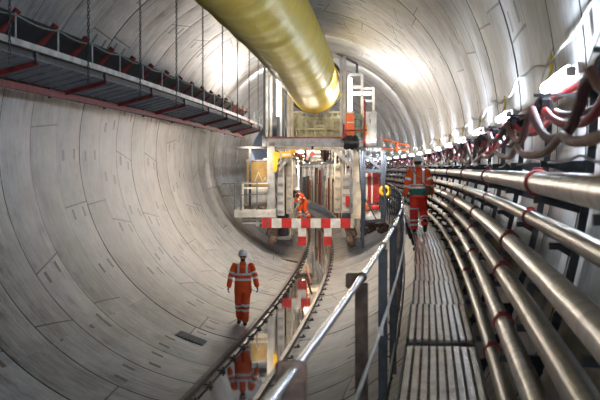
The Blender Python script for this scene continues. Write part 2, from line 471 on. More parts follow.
for k in range(-2, NB):
    Y = 7.1 + 2.75*k
    lab = ('black pipe bracket post in front of the right wall, %s from the camera' % ordinal(k)) if k >= 0 else 'black pipe bracket post beside or behind the camera'
    if k == 0: br['label'] = lab; continue
    if k < 0 and Y < 1: continue
    copy_tree(br, wallframe(Y), lab if k > 0 else 'black pipe bracket post just outside the frame at right')

# ---------------------------------------------------------------- strip lights
sl = thing('strip_light', 'x', 'light', wallframe(7.7), 'strip lights along the right wall')
lz = CZ+.56
bm = B(); add_box(bm, (4.145,0,lz+.01), (.05,1.5,.09), None, .01)
for yy in (-.5,.5): add_box(bm, (4.21,yy,lz+.02), (.10,.06,.05))
part(sl, 'housing', bm, M['housing'])
bm = B(); add_tube(bm, [(4.08,-.74,lz),(4.08,.74,lz)], .036, 8); part(sl, 'tube_lamp', bm, M['tube'])
for yy in (-.76,.76):
    bm = B(); add_box(bm, (4.09,yy,lz), (.06,.03,.06), None, .008); part(sl, 'end_cap', bm, M['housing'])
n = 0
for k in range(-5, 25):
    Y = 7.7+5.5*k
    if k == 0: sl['label'] = 'nearest glowing strip light on the right wall'; continue
    if k > 0: lab = 'glowing strip light, %s along the right wall going away' % ordinal(k)
    else: lab = 'glowing strip light on the right wall behind or beside the camera'
    copy_tree(sl, wallframe(Y), lab)
# the supply cable with yellow plugs
def cz_(Y): return CZ+.88+.05*math.sin(Y*1.14+.6)+.02*math.sin(Y*3.1)
bm = B(); add_tube(bm, [P(Y, wl(cz_(Y), R-.05), cz_(Y)) for Y in frange(-4, 90, .35)], .011, 6)
solo('lighting_cable', bm, M['cable'], 'pale lighting cable waving along upper right wall above the strip lights', 'cable')
pg = thing('cable_plug', 'x', 'plug', wallframe(9.5), 'yellow plugs over the strip lights')
bm = B(); x_ = wl(CZ+.8)-.03
add_tube(bm, [(x_,0,CZ+.90),(x_,0,CZ+.86),(x_,0,CZ+.80),(x_,0,CZ+.76)], [.008,.015,.018,.008], 10)
part(pg, 'plug_body', bm, M['plug'])
bm = B(); add_tube(bm, [(x_,0,CZ+.77),(x_-.04,-.10,CZ+.68),(x_-.06,-.35,CZ+.60)], .008, 6); part(pg, 'drop_lead', bm, M['plug'])
pg['label'] = 'yellow plug and lead above the nearest strip light'
for k in range(1, 12): copy_tree(pg, wallframe(9.5+5.5*k), 'small yellow plug and lead above the %s strip light' % ordinal(k))

# ---------------------------------------------------------------- draped hoses
def sag(Y, top, depth, per=2.75, y0=7.1, ph=0):
    t = ((Y-y0-ph)/per) % 1.0; return top - depth*(1-abs(2*t-1)**2.6)
def hose(name, lr, top, dep, r, mt, lab, ph=0, y1=90, wob=.012):
    bm = B(); pts = []
    for Y in frange(-4, y1, .23):
        pts.append(P(Y, CAM+lr+wob*math.sin(Y*1.7+lr*9), CZ+sag(Y, top, dep*(1+.35*math.sin(Y*.61+lr*20)), ph=ph)))
    add_tube(bm, pts, r, 10)
    return solo(name, bm, M[mt], lab, 'hose', 'hoses draped along the right wall')
hose('draped_hose', .52, .37, .17, .025, 'hosed', 'thick mauve brown hose drooping in front between the black wall hangers')
hose('draped_hose', .60, .35, .13, .022, 'hoser', 'bright red hose drooping behind the mauve brown one')
hose('draped_hose', .66, .34, .10, .018, 'hosed', 'dark brown hose hanging closest to the lining behind the red one')
hose('draped_cable', .49, .15, .06, .021, 'hosep', 'dusty pink wavy cable lying on bracket arms above the top pipe', ph=.9)
hose('draped_cable', .62, .06, .04, .007, 'cable', 'thin pale cable snaking just above the top pipe', ph=1.3)

bm = B(); add_tube(bm, [P(Y, CAM+.79, CZ+.51) for Y in frange(-4, 100, 1.0)], .038, 12)
solo('water_main', bm, M['red'], 'red painted pipe running along the wall just behind and below strip lights', 'pipe')
# ---------------------------------------------------------------- walkway
wk = thing('walkway_panel', 'x', 'walkway panel', frame(9.1, CAM-.03, 0), 'ribbed walkway panels')
PW = .575; ZW = CZ-1.5
bm = B()
nr = 9; w = PW/nr
for k in range(nr):
    x0 = -PW/2+k*w
    span(bm, x0+.009, x0+w-.009, -1.373, 1.373, ZW-.03, ZW, .004)
    for sx in (x0+.015, x0+w-.015):
        span(bm, sx-.004, sx+.004, -1.36, 1.36, ZW-.001, ZW+.009)
part(wk, 'plank', bm, M['deck'])
bm = B(); span(bm, -PW/2, PW/2, -1.373, 1.373, ZW-.040, ZW-.026); part(wk, 'tray_base', bm, M['rust'])
bm = B()
for yy in (-1.3, 0, 1.3): span(bm, -PW/2, PW/2, yy-.03, yy+.03, ZW-.07, ZW-.032)
span(bm, -PW/2-.012, -PW/2, -1.373, 1.373, ZW-.07, ZW+.012); span(bm, PW/2, PW/2+.012, -1.373, 1.373, ZW-.07, ZW+.012)
part(wk, 'under_frame', bm, M['dark'])
wk['label'] = 'ribbed metal walkway panel in the foreground, second from the camera'
for k in range(-3, 22):
    if k == 0: continue
    Y = 9.1+2.75*k
    if k == 3+4: pass
    lab = 'ribbed metal walkway panel beneath the camera' if k < -1 else ('ribbed metal walkway panel at the bottom edge, nearest the camera' if k == -1 else 'ribbed metal walkway panel, %s from the camera' % ordinal(k+1))
    Mx = frame(Y); Mx.translation = P(Y, CAM-.025+drift(Y), 0); copy_tree(wk, Mx, lab)

# handrail
HL, HH = CAM-.475, CZ-.62
hr = thing('handrail', 'bright tubular handrail with rusty posts on the walkway left side', 'handrail', P(3.6, HL, ZW))
bm = B(); add_tube(bm, [P(Y, HL, HH) for Y in frange(2.2, 23, 1.3)], .0175, 14); part(hr, 'top_rail', bm, M['zinc'], world=True, label='bright silver tube')
bm = B(); add_tube(bm, [P(Y, HL+.045, CZ-1.10) for Y in frange(2.2, 60, 1.2)], .0125, 12); part(hr, 'mid_rail', bm, M['grey'], world=True)
bm = B(); add_tube(bm, [P(Y, HL, HH) for Y in frange(23, 60, 1.2)], .0165, 10); part(hr, 'far_top_rail', bm, M['rust'], world=True, label='dull brown far stretch of top tube')
ys = [3.7, 6.8] + [9.6+2.75*k for k in range(19)]
for i, Y in enumerate(ys):
    Mx = frame(Y); Mx.translation = P(Y, HL, 0); bm = B(); w_ = .072 if i < 4 else .042
    span(bm, -w_/2+.0, w_/2, -.028, .022, ZW-.62, HH-.03, .004)
    bm.transform(Mx)
    p = part(hr, 'post', bm, M['rust' if i in (0,1,4,6,8) else 'dark'], world=True)
    bm = B()
    add_tube(bm, [(0,-.02,HH),(0,.02,HH)], .030, 14)
    if i < 2: add_box(bm, (-.04*(1 if i else .3), .0, HH-.02), (.10,.016,.09), None, .01)
    else: add_box(bm, (0,0,HH-.03), (.04,.04,.05))
    bm.transform(Mx); part(p, 'rail_saddle', bm, M['rust' if i < 3 else 'dark'], world=True)
bm = B()
add_tube(bm, [P(Y, HL+.03, ZW-.30) for Y in frange(2.2, 60, 1.2)], .02, 10)
part(hr, 'lower_rail', bm, M['dark'], world=True)
bm = B(); add_box(bm, (0,0,0), (.045,.004,.06))
Mx = frame(8.3); Mx.translation = P(8.3, HL+.035, CZ-1.13); bm.transform(Mx)
solo('paper_tag', bm, M['whb'], 'small white tag tied to the handrail mid tube', 'tag')
# segment lifting hooks below the handrail
hk = thing('wall_hook', 'x', 'hook', frame(9), 'black hooks on the lining under the walkway')
bm = B(); la_ = 2.78; zf = zwall(la_)
add_tube(bm, [(la_+.02,0,zf-.02),(la_-.05,0,zf+.04),(la_-.10,0,zf+.03),(la_-.12,0,zf+.08),(la_-.08,0,zf+.13)], .014, 8)
add_box(bm, (la_+.0,0,zf+.03), (.07,.07,.05), Matrix.Rotation(-.75,4,'Y'), .01)
part(hk, 'hook_body', bm, M['black'])
hk['label'] = 'black curled hook on the lining below the nearest handrail post'
for k in range(1, 10): copy_tree(hk, frame(9+1.83*k), 'black curled hook on lining below the walkway, %s from the camera' % ordinal(k))

# ---------------------------------------------------------------- conveyor on the left
CY0, CY1 = 9.0, 46.5
cv = thing('hanging_conveyor', 'long dark belt conveyor hanging from chains along the upper left wall', 'conveyor', P(15, -2.3, CZ+1.2))
def runbar(lat, z, w, h, y0=CY0, y1=CY1):
    bm = B(); pts = [P(Y, lat, z) for Y in frange(y0, y1, 2.5)]
    for a, b_ in zip(pts, pts[1:]): add_bar(bm, a, b_+(b_-a)*.003, w, h)
    return bm
part(cv, 'side_rail', runbar(-2.0, CZ+1.62, .05, .085), M['beam'], world=True, label='pale galvanised side rail')
part(cv, 'stringer', runbar(-2.32, CZ+1.60, .06, .10), M['dark'], world=True)
part(cv, 'stringer', runbar(-2.95, CZ+1.62, .06, .12), M['dark'], world=True)
part(cv, 'lower_beam', runbar(-2.72, CZ+1.20, .08, .10), M['redp'], world=True, label='dark red beam on wall side')
# belt trough
bm = B(); prof = [(-2.63,2.25),(-2.72,2.17),(-3.0,1.96),(-3.2,1.95),(-3.36,1.96),(-3.60,2.17),(-3.62,2.14),(-3.36,1.93),(-3.0,1.93),(-2.70,2.14),(-2.63,2.20)]
prof = [(-2.60,2.22),(-2.88,1.99),(-3.18,1.98),(-3.42,2.15),(-3.43,2.13),(-3.18,1.955),(-2.87,1.965),(-2.59,2.195)]
rows = []
for Y in frange(CY0, CY1, 1.25):
    fx = 0 if abs(((Y-CY0)/1.83) % 1) < .3 else .0
    rows.append([bm.verts.new(P(Y, a_, CZ+z_)) for a_, z_ in prof])
for a, b_ in zip(rows, rows[1:]):
    for k in range(len(prof)): bm.faces.new((a[k], a[(k+1)%len(prof)], b_[(k+1)%len(prof)], b_[k]))
bm.faces.new(rows[0]); bm.faces.new(rows[-1][::-1])
part(cv, 'belt', bm, M['belt'], world=True)
bm = B(); rows = [[bm.verts.new(P(Y, a_, CZ+z_)) for a_, z_ in ((-3.50,2.12),(-3.50,1.40),(-3.52,1.40),(-3.52,2.12))] for Y in frange(CY0, CY1, 2.5)]
for a, b_ in zip(rows, rows[1:]):
    for k in range(4): bm.faces.new((a[k], a[(k+1)%4], b_[(k+1)%4], b_[k]))
bm.faces.new(rows[0]); bm.faces.new(rows[-1][::-1])
part(cv, 'dark_backing_sheet', bm, M['belt'], world=True)  # dark sheet added to blacken the gap behind the belt
k = 0; Y = 9.9
idl = None
while Y < CY1:
    Mx = frame(Y-2.6*slope(Y))
    if idl is None:
        bm = B()
        add_tube(bm, [(-2.56,0,CZ+2.27),(-2.86,0,CZ+1.93)], .06, 10); add_tube(bm, [(-2.87,0,CZ+1.91),(-3.16,0,CZ+1.90)], .05, 10); add_tube(bm, [(-3.16,0,CZ+1.92),(-3.42,0,CZ+2.08)], .05, 10)
        idl = finish('idler_roller', bm, M['redp'], cv); c = idl
        bm = B(); add_bar(bm, (-2.30,0,CZ+1.70), (-3.0,0,CZ+1.82), .05, .06, Vector((0,1,0))); add_bar(bm, (-3.0,0,CZ+1.82), (-3.5,0,CZ+2.10), .05, .05, Vector((0,1,0)))
        idf = finish('idler_frame', bm, M['redp'], cv); d = idf
    else:
        c = idl.copy(); COL.objects.link(c); c.parent = cv; d = idf.copy(); COL.objects.link(d); d.parent = cv
    c.matrix_basis = rootM(cv).inverted() @ Mx; d.matrix_basis = rootM(cv).inverted() @ Mx
    bm = B(); add_tube(bm, [P(Y, -2.0, CZ+1.62), P(Y, -2.0, CZ+1.99)], .014, 8); part(cv, 'stanchion', bm, M['beam'], world=True)
    Y += 1.83; k += 1
bm = B(); pts = []
for Y in frange(CY0, CY1, .3):
    t = ((Y-9.9)/1.83) % 1; pts.append(P(Y, -1.985, CZ+1.97-.05*4*t*(1-t)))
add_tube(bm, pts, .011, 6); part(cv, 'safety_line', bm, M['gcable'], world=True)
Y = 12.6-1.83*2; j = 0
while Y < CY1:
    Mx = frame(Y-2.0*slope(Y)); bm = B()
    add_bar(bm, (-1.98,0,CZ+1.44), (-2.74,0,CZ+1.24), .07, .09, Vector((0,0,1))); bm.transform(Mx)
    cb = part(cv, 'cross_beam', bm, M['redp'], world=True, label='dark red sloping cross beam')
    bm = B(); span(bm, -2.03,-1.985,-.05,.05,CZ+1.40,CZ+1.66); span(bm, -2.34,-2.30,-.04,.04,CZ+1.33,CZ+1.60); span(bm, -2.97,-2.93,-.04,.04,CZ+1.16,CZ+1.6); bm.transform(Mx)
    part(cb, 'bracket_plate', bm, M['dark'], world=True)
    # mesh tray between the beams
    bm = B(); ya, yb = Y+.10, min(Y+3.56, CY1)
    if yb-ya > .5:
        vv = [bm.verts.new(P(yq, lat, CZ+zq+dz)) for dz in (0, .006) for yq, lat, zq in ((ya,-2.03,1.462),(yb,-2.03,1.462),(yb,-2.69,1.282),(ya,-2.69,1.282))]
        for fc in ((0,1,2,3),(7,6,5,4),(0,4,5,1),(1,5,6,2),(2,6,7,3),(3,7,4,0)): bm.faces.new([vv[q] for q in fc])
        for q in range(12):
            t = q/11; lat = -2.03-.66*t; zz = CZ+1.475-.18*t
            a_, b__ = P(ya, lat, zz), P(yb, lat, zz); add_bar(bm, a_, b__, .045, .012)
        for yy in frange(ya, yb, .6): add_bar(bm, P(yy,-2.01,CZ+1.46), P(yy,-2.70,CZ+1.275), .03, .02)
        part(cv, 'mesh_tray', bm, M['tray'], world=True)
    # return belt carried in the tray
    Y += 3.66; j += 1
bm = B()
rows = [[bm.verts.new(P(Y, a_, CZ+z_)) for a_, z_ in ((-2.42,1.52),(-2.90,1.52),(-2.90,1.50),(-2.42,1.50))] for Y in frange(CY0, CY1, 2.5)]
for a, b_ in zip(rows, rows[1:]):
    for k in range(4): bm.faces.new((a[k], a[(k+1)%4], b_[(k+1)%4], b_[k]))
bm.faces.new(rows[0]); bm.faces.new(rows[-1][::-1])
part(cv, 'return_belt', bm, M['belt'], world=True)
# chains
def chain_bm(z0, z1):
    bm = B(); z = z0; i = 0; lk = .034
    while z > z1:
        ax = (1,0,0) if i % 2 else (0,1,0)
        add_torus(bm, (0,0,z), .016, .0075, ax, 8, 4, stretch=.020)
        z -= .056; i += 1
    return bm
ct = ZC + math.sqrt(R*R-4.0)
ch = solo('hanging_chain', chain_bm(ct+.02, CZ+1.33), M['chain'], 'x', 'chain', 'chains holding up the conveyor', smooth=60, base=Vector((0,0,0)))
for k in range(-1, 9):
    Y = 15.05+3.62*k
    if k == 0: o = ch
    else: o = ch.copy(); COL.objects.link(o)
    o.matrix_world = frame(Y-1.95*slope(Y), -1.95, 0)
    o['label'] = 'steel chain hanging from the crown to the conveyor, %s from the left edge' % ordinal(k) if k >= 0 else 'steel chain holding the conveyor just outside the left edge'
# bin at left edge: none
# ---------------------------------------------------------------- ventilation duct
bm = B(); pts = []; rs = []
for Y in frange(-6, 49.2, .32):
    z = 7.5 if Y < 21 else 7.5-.65*(Y-21)/28.2
    lat = -.27 if Y < 21 else -.27+.27*(Y-21)/28.2
    pts.append(P(Y, lat, z)); wv = .012*math.sin(Y*5.1)+.010*math.sin(Y*2.3+1)
    if Y > 36: wv += .022*math.sin(Y*6.8)+.012*math.sin(Y*3.7)
    t = ((Y)/5.0) % 1; wv -= .018*math.exp(-((min(t,1-t))*5/.12)**2)
    rs.append(.96+wv)
add_tube(bm, pts, rs, 56, cap=False)
vd = thing('ventilation_duct', 'huge yellow fabric ventilation duct running under the crown into gantry', 'duct', P(30, -.1, 6.3))
part(vd, 'duct_sleeve', bm, M['duct'], world=True, smooth=60)
bm = B()
Y = 8
while Y < 48:
    z = 7.5 if Y < 21 else 7.5-.65*(Y-21)/28.2
    lat = -.27 if Y < 21 else -.27+.27*(Y-21)/28.2
    add_tube(bm, [P(Y, lat, z+.94), P(Y, lat, ZC+math.sqrt(R*R-lat*lat)+.01)], .01, 5); Y += 1.83
part(vd, 'hanger_wire', bm, M['chain'], world=True)

# ================================================================ the backup gantry
GY = 48.6
GM = frame(GY)
def gp(x, y, d=0.0):
    """gantry coordinates (across, along, up) of a point seen at photo pixel x,y and standing d metres into the gantry"""
    Y = GY+d; X = (x-300)*Y/F; z = CZ-(y-HOR)*Y/F
    return GM.inverted() @ Vector((X, Y, z))
def gbox(bm, x0, x1, y0, y1, d0=0.0, d1=.2, bev=0):
    """box whose front face covers those pixels, from depth d0 to d1"""
    a, b_ = gp(x0, y0, d0), gp(x1, y1, d0)
    return span(bm, a.x, b_.x, d0, d1, b_.z, a.z, bev)
def gbar(bm, p0, p1, w, d=.0, h=None, d2=None):
    return add_bar(bm, gp(*p0, d), gp(*p1, d if d2 is None else d2), w, h or w, Vector((0,1,0)))
def gtube(bm, ps, r, d=0.0, seg=8): return add_tube(bm, [gp(x, y, d) for x, y in ps], r, seg, up=Vector((0,1,0)))
def gthing(name, label, cat, group=None, at=(315, 240, 0)):
    o = thing(name, label, cat, GM, group); return o

ga = gthing('backup_gantry', 'pale steel tunnelling machine gantry with two decks standing astride the track', 'gantry')
for x0, x1 in ((267, 274.5), (353, 361)):
    bm = B(); gbox(bm, x0, x1, 142, 218, 0, .28); gbox(bm, x0-1.5, x1+1.5, 214, 219, -.05, .35)
    gbox(bm, x0+1, x1-1, 218, 238, .02, .25)
    part(ga, 'leg', bm, M['grey' if x0 < 300 else 'cream'])
bm = B(); gbox(bm, 262, 359, 138.5, 146.5, 0, .25); gbox(bm, 262, 266, 136, 149, -.04, 0); gbox(bm, 300, 300.8, 138.5, 146.5, -.02, 0); gbox(bm, 320, 320.8, 138.5, 146.5, -.02, 0)
part(ga, 'deck_beam', bm, M['mid'])
bm = B(); gbox(bm, 264, 346, 136.8, 138.3, -.04, .02); part(ga, 'toe_board', bm, M['redp'], label='dark red toe board')
bm = B(); a = gp(264,138,0); b_ = gp(360,141,0); span(bm, a.x, b_.x, .25, 5.5, b_.z, a.z-.02); part(ga, 'upper_deck', bm, M['mid'])
# front diagonal braces under the deck
for p0, p1 in (((276,166),(291,150)), ((279,170),(294,151)), ((351,165),(332,149)), ((354,168),(336,149))):
    bm = B(); gbar(bm, p0, p1, .10, .15); part(ga, 'brace', bm, M['white'])
# upper frames
def frame_part(name, segs, w, m, d=0.0, lab=None):
    bm = B()
    for p0, p1 in segs: gbar(bm, p0, p1, w, d)
    return part(ga, name, bm, m, label=lab)
frame_part('upper_frame', [((264.5,138),(264.5,66)), ((264.5,67),(271,67))], .09, M['dark'], 0)
frame_part('upper_frame', [((267,138),(267,73)), ((267,74),(281,74)), ((281,74),(291,83)), ((271,137),(271,76))], .10, M['white'], .5)
frame_part('duct_frame', [((292,138),(292,86)), ((292,95),(306,111)), ((306,111),(327,111)), ((327,111),(342,93)), ((288.5,138),(288.5,80))], .12, M['cream'], .1)
frame_part('duct_frame', [((341,138),(341,58)), ((344.5,138),(344.5,56))], .12, M['grey'], .1)
frame_part('duct_frame', [((333,51),(357,64)), ((357,64),(357,73))], .10, M['dark'], .1, 'dark angled roof beam')
frame_part('upper_frame', [((349,138),(349,75)), ((349,75),(362,74)), ((362,74),(362,138)), ((349,87),(362,87))], .11, M['white'], .3)
frame_part('upper_frame', [((362,89),(374,88)), ((373.5,88),(373.5,112)), ((362.5,101),(374,101))], .10, M['white'], .6)
bm = B(); c = gp(314,83,0); add_torus(bm, (c.x, .75, c.z), 1.16, .055, (0,1,0), 48, 8); part(ga, 'duct_collar', bm, M['dark'])
bm = B(); add_tube(bm, [(c.x, .45, c.z), (c.x, .76, c.z)], [1.06, 1.12], 40, cap=False); part(ga, 'duct_lip', bm, M['duct'], label='flared yellow lip round the duct mouth')
bm = B()
add_tube(bm, [gp(281,138,1.2), gp(281,76,1.2)], .17, 16); part(ga, 'vertical_pipe', bm, M['zinc'], label='fat shiny vertical pipe')
# pale yellow grating enclosure on the upper deck
bm = B()
for x in (292, 299, 306, 315, 324, 333, 341):
    gbar(bm, (x,137), (x,113), .05, .4)
for y in (113, 121, 129, 137): gbar(bm, (292,y), (341,y), .045, .4)
part(ga, 'railing', bm, M['yell2'])
bm = B(); gbox(bm, 294, 342, 116, 136.5, 2.4, 2.5)
for x in range(296, 342, 6): gbar(bm, (x,136),(x,112), .05, 2.3)
for y in (112, 118, 126): gbar(bm, (294,y),(342,y), .05, 2.3)
part(ga, 'rear_grating', bm, M['yell2'])
bm = B(); gbox(bm, 292.5, 296, 112, 137, .9, 1.1); gbox(bm, 335, 341, 119, 137, .9, 1.1); gbox(bm, 304,330,128,129.5,.8,1.0); part(ga, 'grating_panel', bm, M['yell2'])
# left side platform with rails
bm = B(); gbox(bm, 234, 275, 209.5, 213, -.3, 2.5); gbox(bm, 234, 275.5, 212, 217.5, -.36, -.28); part(ga, 'side_platform', bm, M['white'])
bm = B()
for x in (234.5, 241, 257): gbar(bm, (x,210),(x,181), .05, -.3)
for y in (182, 194): gbar(bm, (222,y+2),(267,y), .045, -.3)
part(ga, 'platform_railing', bm, M['mid'])
bm = B()
for y in (183, 188): gbar(bm, (243,y),(268,y), .07, 0)
gbar(bm, (243,183),(243,210), .07, 0); part(ga, 'platform_railing', bm, M['white'])
bm = B(); gbox(bm, 234, 264, 146.5, 148.5, -.2, 2.0); gbar(bm, (250,148),(250,210), .09, .1); gbar(bm, (237,148),(237,168), .06, .1); part(ga, 'side_canopy', bm, M['dark'])
bm = B()
for y in (219, 222.5): gbox(bm, 242, 262, y, y+1.6, -.1, .8)
gbar(bm, (251,217),(251,224), .1, .1); gbar(bm, (258,217),(258,226), .16, .1); part(ga, 'step', bm, M['white'])
# bogies
for x, s_ in ((272.5, -1), (351, 1)):
    bm = B(); c = gp(x, 240, 0); rr = .27
    add_box(bm, (c.x, .3, c.z+.35), (.42, 1.3, .45), Matrix.Rotation(s_*-.35, 4, 'Y'), .04)
    bo = part(ga, 'bogie', bm, M['rust'])
    for dy in (-.22, .75):
        bm = B(); ax = Vector((math.cos(.38), 0, s_*math.sin(.38))); cc = Vector((c.x, dy, c.z-.03))
        add_tube(bm, [cc-ax*.13, cc-ax*.11, cc+ax*.11, cc+ax*.13], [rr*.8, rr, rr, rr*.8], 18)
        add_tube(bm, [cc-ax*.17, cc+ax*.17], rr*.4, 12); part(bo, 'wheel', bm, M['rust'])
for x0,x1,y0,y1,mt in ((342,350,213,226,'dark'),(347,353,219,236,'cream'),(276,283,219,226,'rust')):
    bm = B(); gbox(bm, x0, x1, y0, y1, .3, 1.1, .03); part(ga, 'axle_box', bm, M[mt])

# things on the gantry front
bo = gthing('barrier_board', 'red and white chequered barrier board across the gantry front above the rails', 'barrier')
bm = B(); x = 262.0; k = 0
a = gp(262, 218.5, -.45); b_ = gp(353.5, 228, -.45)
span(bm, a.x, b_.x, -.45, -.40, b_.z, a.z); part(bo, 'board', bm, M['whb'])
bm = B()
for x0, x1 in ((262,271.5),(281.5,291.5),(301,310.5),(321,330.5),(340.5,350.5)):
    bm = B(); a = gp(x0, 218.4, -.46); b_ = gp(x1, 228.1, -.46); span(bm, a.x, b_.x, -.46, -.395, b_.z, a.z)
    part(bo, 'red_block', bm, M['redb'])
for x0, x1 in ((298,306),(324,331.5)):
    bm = B(); a = gp(x0, 228, -.45); b_ = gp(x1, 245.5, -.45); span(bm, a.x, b_.x, -.44, -.40, b_.z, a.z); h = part(bo, 'hanging_stub', bm, M['whb'])
    bm = B(); a = gp(x0, 236.5, -.45); span(bm, a.x-.005, b_.x+.005, -.45, -.39, b_.z-.005, a.z); part(h, 'red_block', bm, M['redb'])
bm = B()
for x in (268, 356): gbar(bm, (x,219),(x,226), .06, -.38)
part(bo, 'fixing', bm, M['mid'])

cr = gthing('yellow_hoist', 'yellow hoist head bolted under the left end of gantry deck', 'hoist')
bm = B(); gbox(bm, 281, 293, 151.5, 158, -.25, .1, .03); gbox(bm, 290,295,149.5,153,-.25,.1,.02); part(cr, 'hoist_body', bm, M['yellow'])
bm = B(); gbox(bm, 282.5, 291, 153.2, 156, -.27, -.24); part(cr, 'nameplate', bm, M['whb'])
bm = B(); v0 = [gp(273,151,-.2), gp(281,153,-.2), gp(278,160,-.2), gp(276.5,172,-.2), gp(273,172,-.2)]
lo = [bm.verts.new(q) for q in v0]; hi = [bm.verts.new(q+Vector((0,.25,0))) for q in v0]
bm.faces.new(lo); bm.faces.new(hi[::-1])
for k in range(5): bm.faces.new((lo[k], lo[(k+1)%5], hi[(k+1)%5], hi[k]))
part(cr, 'hoist_arm', bm, M['yellow'])
wl_ = gthing('warning_lamp', 'glowing red warning lamp hanging under the middle of gantry deck', 'lamp')
bm = B(); c = gp(312.5,152.6,-.5); add_sphere(bm, c, .13, seg=12); part(wl_, 'lens', bm, M['lampr'])
bm = B(); add_tube(bm, [c+Vector((0,0,.06)), c+Vector((0,0,.26))], .04, 8); add_box(bm, c+Vector((0,.09,.02)), (.2,.04,.2)); part(wl_, 'lamp_bracket', bm, M['black'])

tk = gthing('storage_tank', 'mustard brown steel box tank behind the left platform rails', 'tank')
bm = B(); gbox(bm, 246.5, 268, 161, 187, .6, 2.4, .03); part(tk, 'tank_body', bm, M['brown'])
bm = B(); gbox(bm, 246, 268.5, 159.8, 161.5, .55, 2.45); part(tk, 'tank_lid', bm, M['mid'])
bm = B(); gbar(bm, (253,186),(258.5,172), .025, .57); gbar(bm, (258.5,172),(263,183), .025, .57); gbar(bm,(263,183),(265,177),.025,.57); gbar(bm,(265,177),(267.5,184),.025,.57); part(tk, 'hanging_cord', bm, M['cable'])
bm = B(); gbox(bm, 247, 268.5, 188, 204, .2, .5, .02)
o = solo('white_panel_box', bm, M['white'], 'white panelled box standing below the mustard tank on the left platform', 'box', base=Vector((0,0,0))); o.matrix_world = GM
bm = B()
for k in range(9):
    x = 245+random.random()*20; add_sphere(bm, gp(x, 207+random.random()*2, .1+random.random()*.5), .10+.05*random.random(), (1.3,1,.7), 8)
o = solo('sack_heap', bm, M['rust'], 'heap of dirty brown sacks on the left platform floor', 'sacks', base=Vector((0,0,0))); o.matrix_world = GM; o['kind'] = 'stuff'
pp = gthing('orange_cabinet', 'tall orange panel cabinet on the upper deck right of the duct', 'cabinet')
bm = B(); gbox(bm, 346, 354.5, 113.5, 136.5, -.1, .4, .02); part(pp, 'body', bm, M['orange'])
bm = B(); gbox(bm, 347,353.5,111,113.5,-.1,.4,.02); part(pp, 'top_cap', bm, M['whb'])
bm = B(); gbox(bm, 346.5,354,122,122.8,-.13,-.1); part(pp, 'panel_trim', bm, M['whb'])
pp = gthing('green_cabinet', 'grey green cabinet with round dial beside the orange one on upper deck', 'cabinet')
bm = B(); gbox(bm, 355.5, 361.5, 114, 137, -.05, .4, .02); part(pp, 'body', bm, M['green'])
bm = B(); c = gp(357,123,-.1); add_torus(bm, c, .16, .02, (0,1,0), 20, 6); part(pp, 'dial_ring', bm, M['dark'])
pp = gthing('white_cabinet', 'tall white control cabinet on the right end of the deck', 'cabinet')
bm = B(); gbox(bm, 364.5, 376.5, 111.5, 146, -.3, .6, .03); part(pp, 'body', bm, M['white'])
bm = B(); gbox(bm, 366.2, 367.8, 124, 135.5, -.34, -.3, .01); part(pp, 'warning_strip', bm, M['yellow'], label='yellow orange strip')
bm = B(); gbox(bm, 369.5, 375.5, 114, 128, -.33, -.3, .01); gbox(bm, 369.5, 375.5, 130, 143, -.33, -.3, .01); d = part(pp, 'door', bm, M['white'])
bm = B(); gbox(bm, 370, 370.6, 119, 123, -.36, -.33); part(d, 'handle', bm, M['black'])
# black cable bundle
bm = B()
for k in range(11):
    x = 344.5+k*1.25; bm2 = [gp(x, 135+random.random()*2, -.35), gp(x+.5, 141, -.45), gp(x+random.random(), 147.5+random.random()*2, -.35)]
    add_tube(bm, bm2, .045, 7, up=Vector((0,1,0)))
gtube(bm, [(343,139),(358,138)], .06, -.3); 
o = solo('cable_bundle', bm, M['black'], 'black bundle of looped cables hanging over the deck edge below orange cabinet', 'cables', base=Vector((0,0,0))); o.matrix_world = GM
bm = B()
for p in ([(344.5,130.2),(367,130)], [(364.5,100),(364.5,165)], [(344,124),(344,138)], [(341,139),(346,134)]): gtube(bm, p, .045, -.4)
o = solo('red_pipework', bm, M['redp'], 'thin dark red pipework in front of the orange and white cabinets', 'pipes', base=Vector((0,0,0))); o.matrix_world = GM

# right hand truss with hoses
tr = gthing('side_truss', 'blue grey steel truss frame right of the gantry', 'truss')
for x, y1 in ((363.5, 236), (382.5, 222)):
    bm = B(); gbar(bm, (x,149),(x,y1), .15, -.8); part(tr, 'truss_post', bm, M['blue'])
bm = B(); gbox(bm, 357, 391, 147.3, 151.5, -.95, -.7); part(tr, 'top_beam', bm, M['black'])
bm = B()
for x in (366,368,370,374,376,379,383,385): gbox(bm, x, x+.9, 148.6, 150.2, -.97, -.95)
part(tr, 'light_tick', bm, M['grey'])
bm = B(); gbar(bm, (364,155),(382,170), .10, -.8); gbar(bm, (364,171),(383,171), .12, -.8); gbar(bm, (382,155),(372,170), .06, -.8); part(tr, 'truss_brace', bm, M['blue'])
bm = B(); gbar(bm, (364,222),(383,220), .12, -.8); gbar(bm,(365,198),(377,221),.05,-.9); part(tr, 'truss_brace', bm, M['blue'])
bm = B(); gtube(bm, [(362,151),(361,170),(363,200),(362,222),(363,248)], .06, -1.0); gtube(bm, [(359.5,150),(360.5,180),(364.5,215),(361,240)], .045, -1.05)
gtube(bm, [(384,152),(386,165),(383.5,185),(386,205),(384,222)], .05, -1.0)
o = solo('hanging_cable', bm, M['blue'], 'dark blue cables dangling down the truss posts', 'cables', base=Vector((0,0,0))); o.matrix_world = GM
for k in range(9):
    bm = B(); x = 364.8+k*1.75; gtube(bm, [(x,173),(x+.3,190),(x,203.5-.8*abs(k-4)*.5)], .042, -.3, 10)
    wht = k in (1, 4)
    o = solo('hanging_hose', bm, M['cream' if wht else 'red'], ('cream hose' if wht else 'red hose')+' hanging upright in the truss, %s from the left' % ordinal(k), 'hose', 'upright hoses in the truss', base=Vector((0,0,0))); o.matrix_world = GM
